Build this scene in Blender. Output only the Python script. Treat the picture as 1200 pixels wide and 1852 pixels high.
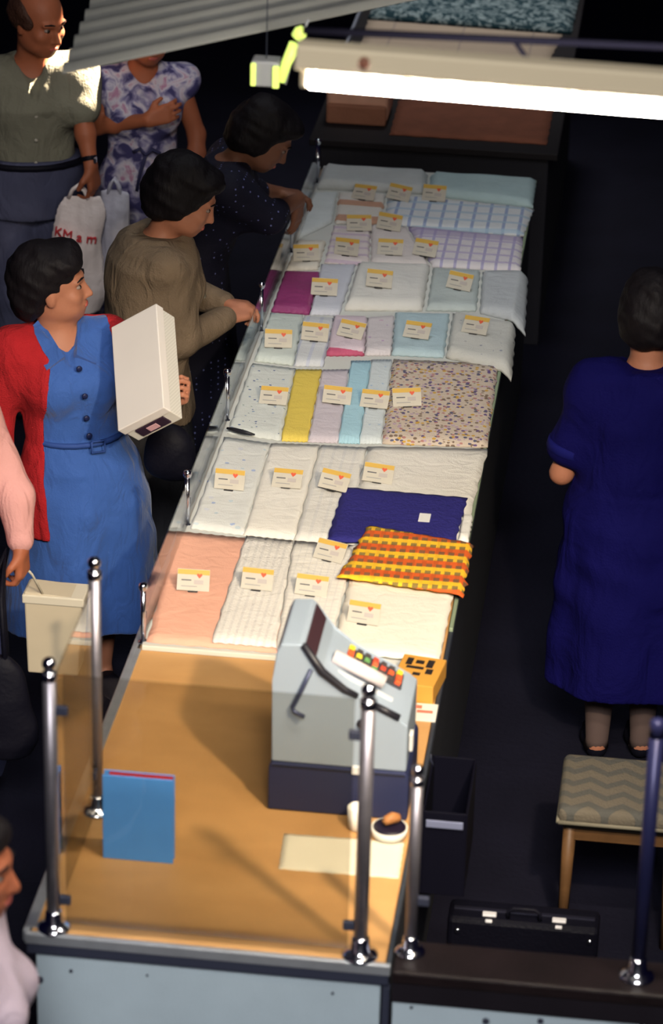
import bpy, bmesh, math, random
import numpy as np
from mathutils import Vector, Matrix

random.seed(7)
rng = np.random.default_rng(7)
scene = bpy.context.scene
for o in list(bpy.data.objects):
    bpy.data.objects.remove(o)
COL = scene.collection

# ------------------------------------------------------------------ camera
cam_data = bpy.data.cameras.new('camera')
cam = bpy.data.objects.new('camera', cam_data)
COL.objects.link(cam)
yaw, pitch, roll = 0.11154165, 0.45243891, 0.02681685
fw = Vector((-math.sin(yaw) * math.cos(pitch), math.cos(yaw) * math.cos(pitch), -math.sin(pitch)))
rt0 = Vector((math.cos(yaw), math.sin(yaw), 0))
up0 = rt0.cross(fw)
rt = rt0 * math.cos(roll) + up0 * math.sin(roll)
up = -rt0 * math.sin(roll) + up0 * math.cos(roll)
m3 = Matrix((rt, up, -fw)).transposed()
cam.matrix_world = Matrix.Translation((1.41987, -6.16942, 5.13192)) @ m3.to_4x4()
cam_data.sensor_fit = 'VERTICAL'
cam_data.sensor_height = 36.0
cam_data.lens = 5500 / 1852 * 36.0
cam_data.clip_end = 100
cam_data.dof.use_dof = True
cam_data.dof.focus_distance = 10.2
cam_data.dof.aperture_fstop = 3.0
scene.camera = cam

# ------------------------------------------------------------------ view
scene.view_settings.view_transform = 'Standard'
scene.view_settings.look = 'None'
scene.view_settings.gamma = 1.0
scene.view_settings.use_curve_mapping = False
scene.view_settings.exposure = 0.0

# ------------------------------------------------------------------ world and large lights
world = bpy.data.worlds.new('world')
scene.world = world
world.use_nodes = True
bg = world.node_tree.nodes['Background']
bg.inputs['Color'].default_value = (0.07, 0.06, 0.45, 1)
bg.inputs['Strength'].default_value = 0.02


def area_light(name, loc, target, sx, sy, power, color, spread=180):
    ld = bpy.data.lights.new(name, 'AREA')
    ld.shape = 'RECTANGLE'
    ld.size, ld.size_y = sx, sy
    ld.energy = power
    ld.color = color
    ld.spread = math.radians(spread)
    o = bpy.data.objects.new(name, ld)
    COL.objects.link(o)
    o.location = loc
    o.rotation_euler = (Vector(target) - Vector(loc)).to_track_quat('-Z', 'Y').to_euler()
    return o


# unseen fill lights added for the hall's daylight; no roof is modelled
area_light('front_fill_light', (1.9, -9.0, 9.2), (0.1, 0.7, 0.8), 3.5, 2.5, 82, (1.0, 0.95, 0.90), 40)  # frontal fill from high behind the camera, source unseen
area_light('stall_fill_light', (0.3, 4.6, 8.0), (0.25, 4.0, 0.9), 1.6, 3.0, 9.0, (0.92, 0.96, 1.0), 40)  # overhead fill added to lift the far goods, source unseen
area_light('beyond_fill_light', (0.4, 9.2, 6.0), (0.4, 7.9, 0.9), 1.2, 1.2, 9, (0.95, 0.93, 0.9), 40)  # added to brighten the cloths on the stall beyond
# a beam of low sun that falls through a gap in the roof onto the man with the carrier bag
sd = bpy.data.lights.new('sunbeam', 'SPOT')
sd.energy = 60000
sd.color = (1.0, 0.80, 0.58)
sd.spot_size = math.radians(3.0)
sd.spot_blend = 0.25
sd.shadow_soft_size = 0.04
so = bpy.data.objects.new('sunbeam', sd)
COL.objects.link(so)
so.location = (1.6, 8.4, 6.2)
so.rotation_euler = (Vector((-0.90, 5.08, 1.49)) - so.location).to_track_quat('-Z', 'Y').to_euler()


# ------------------------------------------------------------------ materials
class G:
    """small helper around one node tree"""
    def __init__(s, m):
        s.m = m
        s.t = m.node_tree
        s.n = s.t.nodes
        s.l = s.t.links

    def set(s, node, key, v):
        i = node.inputs[key]
        if isinstance(v, bpy.types.NodeSocket):
            s.l.new(v, i)
        elif v is not None:
            if i.type == 'RGBA' and len(v) == 3:
                v = (*v, 1)
            i.default_value = v

    def math(s, op, a, b=None, c=None):
        n = s.n.new('ShaderNodeMath')
        n.operation = op
        s.set(n, 0, a)
        if b is not None:
            s.set(n, 1, b)
        if c is not None:
            s.set(n, 2, c)
        return n.outputs[0]

    def mix(s, f, a, b):
        n = s.n.new('ShaderNodeMix')
        n.data_type = 'RGBA'
        for i in n.inputs:
            pass
        s.set(n, 0, f)
        s.set(n, 6, a)
        s.set(n, 7, b)
        return n.outputs[2]

    def noise(s, vec, scale, detail=2.0, dist=0.0):
        n = s.n.new('ShaderNodeTexNoise')
        s.set(n, 'Vector', vec)
        n.inputs['Scale'].default_value = scale
        n.inputs['Detail'].default_value = detail
        n.inputs['Distortion'].default_value = dist
        return n.outputs['Fac']

    def vor(s, vec, scale, out='Color'):
        n = s.n.new('ShaderNodeTexVoronoi')
        s.set(n, 'Vector', vec)
        n.inputs['Scale'].default_value = scale
        return n.outputs[out]

    def ramp(s, fac, stops, interp='LINEAR'):
        n = s.n.new('ShaderNodeValToRGB')
        s.set(n, 'Fac', fac)
        cr = n.color_ramp
        cr.interpolation = interp
        while len(cr.elements) < len(stops):
            cr.elements.new(0.5)
        for e, (p, c) in zip(cr.elements, stops):
            e.position = p
            e.color = (*c, 1)
        return n.outputs['Color']

    def obj(s):
        return s.n.new('ShaderNodeTexCoord').outputs['Object']

    def sep(s, vec):
        n = s.n.new('ShaderNodeSeparateXYZ')
        s.set(n, 0, vec)
        return n.outputs

    def scale(s, vec, v):
        n = s.n.new('ShaderNodeVectorMath')
        n.operation = 'MULTIPLY'
        s.set(n, 0, vec)
        n.inputs[1].default_value = v
        return n.outputs[0]


MATS = {}


def mat(name, col=(0.5, 0.5, 0.5), rough=0.75, metal=0.0, bump=0.0, bscale=120.0, var=0.0, vscale=6.0,
        spec=0.3, pattern=None, emit=None, emit_s=0.0, sheen=0.0, stretch=None, fold=0.0, fscale=14.0, fstretch=(1.0, 1.0, 0.45)):
    if name in MATS:
        return MATS[name]
    m = bpy.data.materials.new(name)
    m.use_nodes = True
    g = G(m)
    b = g.n['Principled BSDF']
    b.inputs['Roughness'].default_value = rough
    b.inputs['Metallic'].default_value = metal
    b.inputs['Specular IOR Level'].default_value = spec
    if sheen:
        b.inputs['Sheen Weight'].default_value = sheen
    vec = g.obj()
    if stretch:
        vec = g.scale(vec, stretch)
    c = None
    if pattern:
        c = pattern(g, vec)
    if var > 0:
        f = g.noise(vec, vscale, 4.0)
        base = c if c is not None else (*col, 1)
        f2 = g.math('MULTIPLY_ADD', f, 2 * var, 1 - var)
        n = g.n.new('ShaderNodeMix')
        n.data_type = 'RGBA'
        n.blend_type = 'MULTIPLY'
        g.set(n, 0, 1.0)
        g.set(n, 6, base)
        cc = g.n.new('ShaderNodeCombineColor')
        for i in range(3):
            g.set(cc, i, f2)
        g.set(n, 7, cc.outputs[0])
        c = n.outputs[2]
    if c is None:
        b.inputs['Base Color'].default_value = (*col, 1)
    else:
        g.l.new(c, b.inputs['Base Color'])
    if bump > 0:
        bn = g.n.new('ShaderNodeBump')
        bn.inputs['Strength'].default_value = bump
        bn.inputs['Distance'].default_value = 0.01
        g.l.new(g.noise(vec, bscale, 3.0), bn.inputs['Height'])
        g.l.new(bn.outputs[0], b.inputs['Normal'])
    if fold > 0:
        b2 = g.n.new('ShaderNodeBump')
        b2.inputs['Strength'].default_value = fold
        b2.inputs['Distance'].default_value = 0.03
        g.l.new(g.noise(g.scale(g.obj(), fstretch), fscale, 2.5, 1.2), b2.inputs['Height'])
        if bump > 0:
            g.l.new(b2.outputs[0], bn.inputs['Normal'])
        else:
            g.l.new(b2.outputs[0], b.inputs['Normal'])
    if emit:
        b.inputs['Emission Color'].default_value = (*emit, 1)
        b.inputs['Emission Strength'].default_value = emit_s
    MATS[name] = m
    return m


def glass_mat(name, tint=(0.84, 0.84, 0.82)):
    m = bpy.data.materials.new(name)
    m.use_nodes = True
    g = G(m)
    g.n.remove(g.n['Principled BSDF'])
    out = g.n['Material Output']
    tr = g.n.new('ShaderNodeBsdfTransparent')
    tr.inputs[0].default_value = (*tint, 1)
    gl = g.n.new('ShaderNodeBsdfGlossy')
    gl.inputs['Roughness'].default_value = 0.02
    gl.inputs['Color'].default_value = (0.9, 0.92, 0.95, 1)
    lw = g.n.new('ShaderNodeLayerWeight')
    p = g.math('POWER', lw.outputs['Facing'], 5.0)
    f = g.math('MULTIPLY_ADD', p, 0.9, 0.035)
    mx = g.n.new('ShaderNodeMixShader')
    g.l.new(f, mx.inputs[0])
    g.l.new(tr.outputs[0], mx.inputs[1])
    g.l.new(gl.outputs[0], mx.inputs[2])
    g.l.new(mx.outputs[0], out.inputs['Surface'])
    MATS[name] = m
    return m


def line(g, x, period, width, off=0.0):
    """1 on thin lines repeated along x"""
    f = g.math('FRACT', g.math('MULTIPLY_ADD', x, 1.0 / period, off))
    return g.math('LESS_THAN', f, width / period)


def pat_check(base, colx, coly, px, py, w):
    def f(g, vec):
        s = g.sep(vec)
        a = line(g, s[0], px, w)
        b = line(g, s[1], py, w * 1.6)
        c = g.mix(g.math('MULTIPLY', a, 0.75), base, colx)
        return g.mix(g.math('MULTIPLY', b, 0.75), c, coly)
    return f


def pat_madras(g, vec):
    s = g.sep(vec)
    row = g.math('FRACT', g.math('MULTIPLY', s[1], 1 / 0.088))
    rows = g.ramp(row, [(0.0, (0.95, 0.55, 0.03)), (0.36, (0.95, 0.55, 0.03)), (0.42, (0.72, 0.12, 0.02)), (0.86, (0.72, 0.12, 0.02)), (0.95, (0.95, 0.55, 0.03))])
    col = line(g, s[0], 0.036, 0.015)
    row2 = g.math('GREATER_THAN', row, 0.40)
    c = g.mix(g.math('MULTIPLY', col, g.math('MULTIPLY_ADD', row2, 0.1, 0.12)), rows, (0.10, 0.05, 0.02))
    blk = line(g, s[1], 0.044, 0.021, 0.25)
    dk = g.math('MULTIPLY', line(g, s[0], 0.030, 0.018, 0.3), blk)
    return g.mix(g.math('MULTIPLY', dk, 0.78), c, (0.11, 0.10, 0.06))


def pat_flowers(base, cols, scale, dens):
    def f(g, vec):
        v = g.n.new('ShaderNodeTexVoronoi')
        g.set(v, 'Vector', vec)
        v.inputs['Scale'].default_value = scale
        d = g.math('ADD', v.outputs['Distance'], g.math('MULTIPLY', g.noise(vec, scale * 2.5), 0.35))
        mask = g.math('LESS_THAN', d, dens)
        s = g.sep(v.outputs['Color'])
        k = len(cols)
        c = g.ramp(s[0], [(i / k, cc) for i, cc in enumerate(cols)], 'CONSTANT')
        return g.mix(mask, base, c)
    return f


def pat_stripes(base, col, period, width, axis=1, strength=0.8):
    def f(g, vec):
        s = g.sep(vec)
        return g.mix(g.math('MULTIPLY', line(g, s[axis], period, width), strength), base, col)
    return f


def pat_dots(base, col, scale, r):
    def f(g, vec):
        n = g.n.new('ShaderNodeTexVoronoi')
        g.set(n, 'Vector', vec)
        n.inputs['Scale'].default_value = scale
        n.inputs['Randomness'].default_value = 0.15
        return g.mix(g.math('LESS_THAN', n.outputs['Distance'], r), base, col)
    return f


def pat_wood(c1, c2, sx, sy):
    def f(g, vec):
        v = g.scale(vec, (sx, sy, sx))
        a = g.noise(v, 3.0, 6.0, 0.6)
        w = g.noise(vec, 2.2, 3.0)
        fac = g.math('MULTIPLY_ADD', w, 0.5, g.math('MULTIPLY', a, 0.6))
        return g.ramp(fac, [(0.3, c1), (0.75, c2)])
    return f


def pat_zigzag(g, vec):
    s = g.sep(vec)
    z = g.math('PINGPONG', s[0], 0.05)
    t = g.math('ADD', s[1], g.math('MULTIPLY', z, 0.7))
    f = line(g, t, 0.07, 0.03)
    c = g.mix(f, (0.13, 0.11, 0.08), (0.072, 0.072, 0.066))
    return g.mix(g.math('MULTIPLY', g.noise(vec, 40), 0.5), c, (0.08, 0.075, 0.065))


SKIN = mat('skin_light', (0.38, 0.155, 0.09), 0.55, bump=0.08, bscale=160, var=0.12, vscale=14)
SKIN_WARM = mat('skin_sunned', (0.34, 0.105, 0.05), 0.55, bump=0.08, bscale=160, var=0.12, vscale=14)
SKIN_DARK = mat('skin_tan', (0.20, 0.085, 0.05), 0.55, bump=0.08, bscale=160, var=0.12, vscale=14)
HAIR = mat('hair_dark', (0.006, 0.0045, 0.006), 0.62, bump=0.35, bscale=70, var=0.4, vscale=40, spec=0.15, stretch=(1, 1, 0.3))
EYE = mat('eye_white', (0.26, 0.20, 0.17), 0.4)
IRIS = mat('iris_dark', (0.02, 0.012, 0.01), 0.2)
LIP = mat('lip', (0.40, 0.09, 0.07), 0.5)
BLACK = mat('black_leather', (0.004, 0.004, 0.009), 0.6, bump=0.2, bscale=60, spec=0.12)
CHROME = mat('chrome', (0.62, 0.64, 0.72), 0.16, 1.0)
STEEL = mat('post_steel', (0.26, 0.25, 0.29), 0.42, 0.85, var=0.2, vscale=30)
GLASS = glass_mat('pane_glass', (0.80, 0.79, 0.76))
GLASS_LOW = glass_mat('low_pane_glass', (0.90, 0.91, 0.90))
WOOD = mat('counter_plywood', rough=0.5, spec=0.35, bump=0.05, bscale=60, pattern=pat_wood((0.44, 0.235, 0.085), (0.54, 0.30, 0.115), 1.2, 3.0), var=0.16, vscale=4)
PANEL = mat('painted_panel', (0.40, 0.50, 0.58), 0.6, bump=0.15, bscale=220, var=0.14, vscale=5)
ALU = mat('aluminium_trim', (0.50, 0.54, 0.60), 0.38, 0.7, var=0.2, vscale=20)
DARKTRIM = mat('dark_trim', (0.03, 0.035, 0.06), 0.5)
CARD = mat('tag_card', (0.50, 0.47, 0.40), 0.7, var=0.08, vscale=30)
TAGY = mat('tag_yellow', (0.55, 0.35, 0.07), 0.6)
TAGR = mat('tag_red', (0.60, 0.10, 0.05), 0.6)
TAGK = mat('tag_ink', (0.10, 0.10, 0.11), 0.6)
CLIP = mat('tag_clip', (0.015, 0.015, 0.02), 0.4)


# ------------------------------------------------------------------ mesh helpers
def mk(name, verts, faces, m, parent=None, smooth=False, loc=(0, 0, 0)):
    me = bpy.data.meshes.new(name)
    me.from_pydata([tuple(map(float, v)) for v in verts], [], [tuple(map(int, f)) for f in faces])
    me.update()
    if smooth:
        me.polygons.foreach_set('use_smooth', [True] * len(me.polygons))
    me.materials.append(m)
    o = bpy.data.objects.new(name, me)
    COL.objects.link(o)
    o.location = loc
    if parent:
        o.parent = parent
    return o


def bm_obj(name, bm, m, parent=None, smooth=False, loc=(0, 0, 0)):
    bmesh.ops.recalc_face_normals(bm, faces=bm.faces)
    me = bpy.data.meshes.new(name)
    bm.to_mesh(me)
    bm.free()
    if smooth:
        me.polygons.foreach_set('use_smooth', [True] * len(me.polygons))
    me.materials.append(m)
    o = bpy.data.objects.new(name, me)
    COL.objects.link(o)
    o.location = loc
    if parent:
        o.parent = parent
    return o


def thing(name, label, cat, loc=(0, 0, 0), group=None, rz=0.0):
    o = bpy.data.objects.new(name, None)
    COL.objects.link(o)
    o.empty_display_size = 0.05
    o.location = loc
    o.rotation_euler = (0, 0, rz)
    return tag(o, label, cat, group)


def tag(o, label, cat, group=None):
    o['label'] = label
    o['category'] = cat
    if group:
        o['group'] = group
    return o


def b_box(bm, c, s, bev=0.0, rot=None, seg=2):
    """box centre c size s, bevelled"""
    r = bmesh.ops.create_cube(bm, size=1.0)
    vs = r['verts']
    bmesh.ops.scale(bm, vec=s, verts=vs)
    if bev > 0:
        es = list({e for v in vs for e in v.link_edges})
        r2 = bmesh.ops.bevel(bm, geom=es, offset=bev, segments=seg, affect='EDGES', profile=0.5)
        vs = list({v for f in r2['faces'] for v in f.verts} | {v for v in vs if v.is_valid})
    if rot is not None:
        bmesh.ops.transform(bm, matrix=rot, verts=vs)
    bmesh.ops.translate(bm, vec=c, verts=vs)
    return vs


def box(name, c, s, m, parent=None, bev=0.003, rot=None):
    bm = bmesh.new()
    b_box(bm, c, s, bev, rot)
    return bm_obj(name, bm, m, parent)


def b_lathe(bm, prof, c=(0, 0, 0), n=20, axis=None):
    """profile [(r,z)] revolved about z"""
    rings = []
    q = axis.to_track_quat('Z', 'Y').to_matrix() if axis is not None else None
    for r, z in prof:
        ring = []
        for i in range(n):
            a = 2 * math.pi * i / n
            v = Vector((r * math.cos(a), r * math.sin(a), z))
            if q is not None:
                v = q @ v
            ring.append(bm.verts.new(v + Vector(c)))
        rings.append(ring)
    for a, b in zip(rings[:-1], rings[1:]):
        for i in range(n):
            bm.faces.new((a[i], a[(i + 1) % n], b[(i + 1) % n], b[i]))
    bm.faces.new(list(reversed(rings[0])))
    bm.faces.new(rings[-1])


def lathe(name, prof, m, parent=None, c=(0, 0, 0), n=20, axis=None, smooth=True):
    bm = bmesh.new()
    b_lathe(bm, prof, c, n, axis)
    return bm_obj(name, bm, m, parent, smooth)


def b_tube(bm, pts, r, n=8):
    pts = [Vector(p) for p in pts]
    rs = r if isinstance(r, (list, tuple)) else [r] * len(pts)
    rings = []
    prev = None
    for i, p in enumerate(pts):
        d = (pts[min(i + 1, len(pts) - 1)] - pts[max(i - 1, 0)]).normalized()
        if prev is None:
            a = d.orthogonal().normalized()
        else:
            a = (prev - d * prev.dot(d)).normalized()
        prev = a
        b = d.cross(a)
        rings.append([bm.verts.new(p + (a * math.cos(t) + b * math.sin(t)) * rs[i]) for t in [2 * math.pi * k / n for k in range(n)]])
    for a, b in zip(rings[:-1], rings[1:]):
        for i in range(n):
            bm.faces.new((a[i], a[(i + 1) % n], b[(i + 1) % n], b[i]))
    bm.faces.new(list(reversed(rings[0])))
    bm.faces.new(rings[-1])


def tube(name, pts, r, m, parent=None, n=8):
    bm = bmesh.new()
    b_tube(bm, pts, r, n)
    return bm_obj(name, bm, m, parent, True)


def prism(name, poly, y0, y1, m, parent=None, bev=0.004):
    """poly in (x,z) extruded along y"""
    bm = bmesh.new()
    a = [bm.verts.new((x, y0, z)) for x, z in poly]
    b = [bm.verts.new((x, y1, z)) for x, z in poly]
    bm.faces.new(a)
    bm.faces.new(list(reversed(b)))
    n = len(poly)
    for i in range(n):
        bm.faces.new((a[i], b[i], b[(i + 1) % n], a[(i + 1) % n]))
    if bev:
        bmesh.ops.bevel(bm, geom=list(bm.edges), offset=bev, segments=2, affect='EDGES', profile=0.5)
    return bm_obj(name, bm, m, parent)


def text_mesh(name, s, size, m, parent, mw, depth=0.0012, bend=None):
    cu = bpy.data.curves.new(name, 'FONT')
    cu.body = s
    cu.size = size
    cu.extrude = depth
    cu.align_x = 'CENTER'
    cu.align_y = 'CENTER'
    tmp = bpy.data.objects.new(name + '_tmp', cu)
    COL.objects.link(tmp)
    bpy.context.view_layer.update()
    dg = bpy.context.evaluated_depsgraph_get()
    me = bpy.data.meshes.new_from_object(tmp.evaluated_get(dg))
    bpy.data.objects.remove(tmp)
    me.name = name
    me.materials.clear()
    me.materials.append(m)
    me.transform(mw)
    if bend:
        rx_, ry_ = bend
        for v in me.vertices:
            v.co.y += ry_ * (1 - math.sqrt(max(0.02, 1 - (v.co.x / rx_) ** 2)))
    o = bpy.data.objects.new(name, me)
    COL.objects.link(o)
    o.parent = parent
    return o


def copy_tree(o, parent=None):
    c = o.copy()
    COL.objects.link(c)
    c.parent = parent
    for ch in [x for x in bpy.data.objects if x.parent == o]:
        copy_tree(ch, c)
    return c

# ------------------------------------------------------------------ setting
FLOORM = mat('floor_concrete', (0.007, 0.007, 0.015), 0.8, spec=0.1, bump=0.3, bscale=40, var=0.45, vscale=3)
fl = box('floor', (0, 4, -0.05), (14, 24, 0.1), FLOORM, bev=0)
fl['kind'] = 'structure'

# ------------------------------------------------------------------ stall counter
CT = 0.90          # counter top height
counter = thing('shop_counter', 'long plywood-topped stall counter with pale blue front and metal edging', 'counter', (0, 0, 0))
box('counter_top', (0.45, 2.86, 0.885), (0.88, 5.70, 0.03), WOOD, counter, 0.003)
box('front_panel', (0.45, 0.02, 0.425), (0.86, 0.025, 0.84), PANEL, counter, 0.002)
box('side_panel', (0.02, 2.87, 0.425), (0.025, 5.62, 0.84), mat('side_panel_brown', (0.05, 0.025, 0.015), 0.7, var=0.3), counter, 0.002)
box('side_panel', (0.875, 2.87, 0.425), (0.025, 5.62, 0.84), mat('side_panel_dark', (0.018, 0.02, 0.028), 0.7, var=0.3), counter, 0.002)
box('edge_trim', (0.45, -0.003, 0.888), (0.908, 0.016, 0.03), ALU, counter, 0.003)
box('edge_trim', (-0.003, 2.86, 0.889), (0.016, 5.72, 0.032), ALU, counter, 0.003)
box('edge_trim', (0.008, 0.75, 0.9025), (0.020, 1.46, 0.004), ALU, counter, 0.001)
box('edge_trim', (0.898, 2.86, 0.886), (0.012, 5.72, 0.03), mat('dark_steel_edge', (0.06, 0.07, 0.09), 0.45, 0.5), counter, 0.003)
box('dark_rail', (0.45, 0.002, 0.858), (0.90, 0.018, 0.030), DARKTRIM, counter, 0.002)  # dark strip between the edge trim and the panel
box('goods_board', (0.45, 3.60, 0.907), (0.865, 4.22, 0.013), mat('goods_board_white', (0.55, 0.56, 0.53), 0.7, var=0.1), counter, 0.003)
box('front_lip', (0.26, 1.482, 0.909), (0.48, 0.014, 0.017), mat('lip_cream', (0.62, 0.60, 0.52), 0.6), counter, 0.003)
box('side_strip', (0.898, 3.72, 0.9055), (0.012, 3.96, 0.016), mat('strip_green', (0.24, 0.30, 0.20), 0.6, var=0.2), counter, 0.003)
for sx, sz, r in ((0.027, 0.757, 0.011), (0.108, 0.792, 0.005), (0.763, 0.797, 0.004), (0.30, 0.80, 0.003), (0.82, 0.66, 0.006)):
    lathe('screw_hole', [(r, -0.002), (r, 0.002), (r * 0.5, 0.003)], DARKTRIM, counter, (sx, 0.0065, sz), 10, Vector((0, -1, 0)))
box('corner_post', (0.895, 0.006, 0.42), (0.018, 0.02, 0.83), DARKTRIM, counter, 0.002)

part = thing('low_partition', 'low partition of pale blue boards under a dark worn wooden sill', 'partition', (0, 0, 0))
box('sill', (1.42, 0.045, 0.882), (1.02, 0.145, 0.035), mat('sill_dark', (0.010, 0.006, 0.007), 0.5, spec=0.25, bump=0.2, bscale=50, var=0.6, vscale=9), part, 0.006)
box('sill_fascia', (1.42, -0.005, 0.835), (1.02, 0.03, 0.058), mat('fascia_dark', (0.010, 0.008, 0.012), 0.5, var=0.4), part, 0.003)
box('board', (1.215, 0.0, 0.403), (0.605, 0.022, 0.806), PANEL, part, 0.002)
box('board', (1.726, 0.0, 0.403), (0.40, 0.022, 0.806), PANEL, part, 0.002)
for sx, sz, r in ((1.144, 0.770, 0.009), (1.277, 0.785, 0.008), (1.273, 0.735, 0.009), (1.10, 0.72, 0.004), (0.96, 0.79, 0.004)):
    lathe('screw_hole', [(r, -0.002), (r, 0.002), (r * 0.5, 0.003)], DARKTRIM, part, (sx, -0.012, sz), 10, Vector((0, -1, 0)))


# ------------------------------------------------------------------ chrome posts and glass
def post(x, y, h, r, label, z=CT, clips=(), dark=False, name='chrome_post', grp=None):
    t = thing(name, label, 'post', (x, y, z), grp)
    m = mat('blue_black_post', (0.018, 0.02, 0.07), 0.35, 0.3) if dark else STEEL
    lathe('tube', [(r, 0.0), (r, h - r * 2.6)], m, t, n=20)
    b = lathe('base_flange', [(r * 2.6, 0.001), (r * 2.6, r * 0.3), (r * 2.0, r * 0.7), (r * 1.35, r * 1.2), (r * 1.25, r * 2.9), (r * 1.0, r * 3.2)], CHROME, t, n=24)
    if not dark:
        hz = h - r * 2.6
        pr = [(r * 1.06, hz - r * 1.3), (r * 1.12, hz - r * 1.2), (r * 1.12, hz - r * 0.1), (r * 0.85, hz), (r * 0.62, hz + r * 0.35)]
        pr += [(r * 1.05 * math.sin(a), hz + r * 1.35 - r * 1.05 * math.cos(a)) for a in [0.65, 0.9, 1.2, 1.57, 1.9, 2.2, 2.5, 2.8, 3.05]]
        lathe('ball_finial', pr, CHROME, t, n=20)
    else:
        lathe('cap', [(r * 1.05, h - r * 2.6), (r * 1.05, h - r * 0.4), (r * 0.6, h)], m, t, n=20)
    for cz, dx, dy in clips:
        bm = bmesh.new()
        b_box(bm, (dx * (r + 0.012), dy * (r + 0.012), cz), (0.030 if dx else 0.014, 0.030 if dy else 0.014, 0.026), 0.004)
        c = bm_obj('glass_clip', bm, DARKTRIM, t)
    return t


PR = 0.0165
PH = 0.765
post(0.062, 0.03, PH, PR, 'front chrome-balled post at the counter corner nearest the pink blouse', clips=((0.085, 1, 0), (0.62, 1, 0), (0.13, 0, 1)))
post(0.062, 0.585, PH - 0.01, PR, 'chrome-balled post on the counter edge in front of the blue dress', clips=((0.13, 0, -1),))
post(0.825, 0.03, PH, PR * 1.06, 'chrome-balled post standing in front of the cash register', clips=((0.085, -1, 0), (0.62, -1, 0)))
post(0.945, 0.066, 0.535, PR * 0.9, 'short chrome-capped post on the dark sill beside the counter', clips=((0.15, 1, 0),))
post(1.502, 0.048, 0.72, PR * 1.05, 'dark blue post with a chrome foot in front of the stool', dark=True, name='dark_post')


def glass(label, c, s, m, rot=None):
    bm = bmesh.new()
    b_box(bm, (0, 0, 0), s, 0.0008, rot, 1)
    o = bm_obj('glass_panel', bm, m, loc=c)
    return tag(o, label, 'glass panel')


glass('clear front glass sheet between two posts, in front of the blue box file', (0.4435, 0.03, 1.268), (0.70, 0.006, 0.70), GLASS)
glass('side glass sheet between two posts, mirroring the plywood counter', (0.062, 0.307, 1.25), (0.006, 0.49, 0.66), GLASS)

# low glass rail along the customers' edge
ys = [1.515, 2.29, 3.10, 3.90, 4.70, 5.50]
wh = ['beside the pink cloth', 'beside the plain white cloths', 'beside the blue-sprigged cloth', 'beside the plum cloth', 'beside the polka-dot dress', 'at the far end of the counter']
for yv, w_ in zip(ys, wh):
    t = thing('rail_post', 'thin low chrome rail post ' + w_, 'post', (0.018, yv, CT + 0.0045), 'low rail posts along the goods')
    lathe('rod', [(0.0075, 0), (0.0075, 0.17)], CHROME, t, n=12)
    lathe('knob', [(0.0075 + 0.006 * math.sin(a), 0.172 + 0.012 - 0.012 * math.cos(a)) for a in [0.1, 0.6, 1.1, 1.57, 2.1, 2.6]] + [(0.002, 0.197)], CHROME, t, n=14)
    lathe('foot', [(0.016, 0), (0.016, 0.006), (0.009, 0.010)], CHROME, t, n=14)
    box('pane_clip', (0, 0.012, 0.085), (0.014, 0.016, 0.022), DARKTRIM, t, 0.002)
for i in range(5):
    y0, y1 = ys[i] + 0.022, ys[i + 1] - 0.016
    glass('low glass pane ' + ['over the pink cloth edge', 'over the plain white cloth edge', 'over the blue-sprigged cloth edge', 'over the plum cloth edge', 'at the checked cloths end'][i],
          (0.018, (y0 + y1) / 2, CT + 0.088), (0.004, y1 - y0, 0.15), GLASS_LOW)

# ------------------------------------------------------------------ cloths laid out for sale
def hnoise(x, y, seed):
    a = 0.0
    for k, (fx, fy) in enumerate(((9, 5), (17, 23), (31, 13), (7, 29))):
        a += math.sin(fx * x + fy * y + seed * (1.7 + k)) / (k + 1.4)
    return 0.5 + 0.27 * a


def cloth(label, quad, m, level=0.914, thick=0.006, amp=0.004, n=(18, 14), cat='cloth', gap=0.005, fold=0.0, name='folded_cloth', fringe=0.0, jit=0.003):
    q = [Vector((p[0], p[1], 0)) for p in quad]       # far-left, far-right, near-right, near-left
    c = sum(q, Vector()) / 4
    q = [p + (c - p).normalized() * gap for p in q]
    nx, ny = n
    seed = random.uniform(0, 50)
    top, bot = [], []
    for j in range(ny + 1):
        t = j / ny
        for i in range(nx + 1):
            s = i / nx
            p = (q[3] * (1 - s) + q[2] * s) * (1 - t) + (q[0] * (1 - s) + q[1] * s) * t
            e = min(s, 1 - s) * nx
            e2 = min(t, 1 - t) * ny
            edge = min(1.0, 0.35 + 0.65 * min(e, e2))
            jx = jit * math.sin(11 * t * 3 + seed) * (1 if i in (0, nx) else 0)
            jy = jit * math.sin(13 * s * 3 + seed * 2) * (1 if j in (0, ny) else 0)
            if fringe and i in (0, nx):
                jx += fringe * random.uniform(-1, 1)
            z = level + thick * edge + amp * hnoise(p.x + seed, p.y, seed) * min(1, edge)
            if fold:
                z += fold * max(0, math.sin(t * math.pi * 2 + seed + 2 * s)) * edge * 0.6
            droop = max(0.0, p.x - 0.910) if p.y < 5.9 else 0.0
            z -= droop * 0.9
            top.append((p.x + jx - c.x, p.y + jy - c.y, z - level))
            bot.append((p.x + jx - c.x, p.y + jy - c.y, -droop * 0.9))
    f = []
    w = nx + 1
    N = len(top)
    for j in range(ny):
        for i in range(nx):
            a = j * w + i
            f.append((a, a + 1, a + w + 1, a + w))
            f.append((N + a, N + a + w, N + a + w + 1, N + a + 1))
    per = [i for i in range(nx)] + [j * w + nx for j in range(ny)] + [ny * w + i for i in range(nx, 0, -1)] + [j * w for j in range(ny, 0, -1)]
    for k in range(len(per)):
        a, b = per[k], per[(k + 1) % len(per)]
        f.append((b, a, N + a, N + b))
    o = mk(name, top + bot, f, m, None, True, (c.x, c.y, level))
    return tag(o, label, cat, 'cloths laid out on the stall counter')


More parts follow.
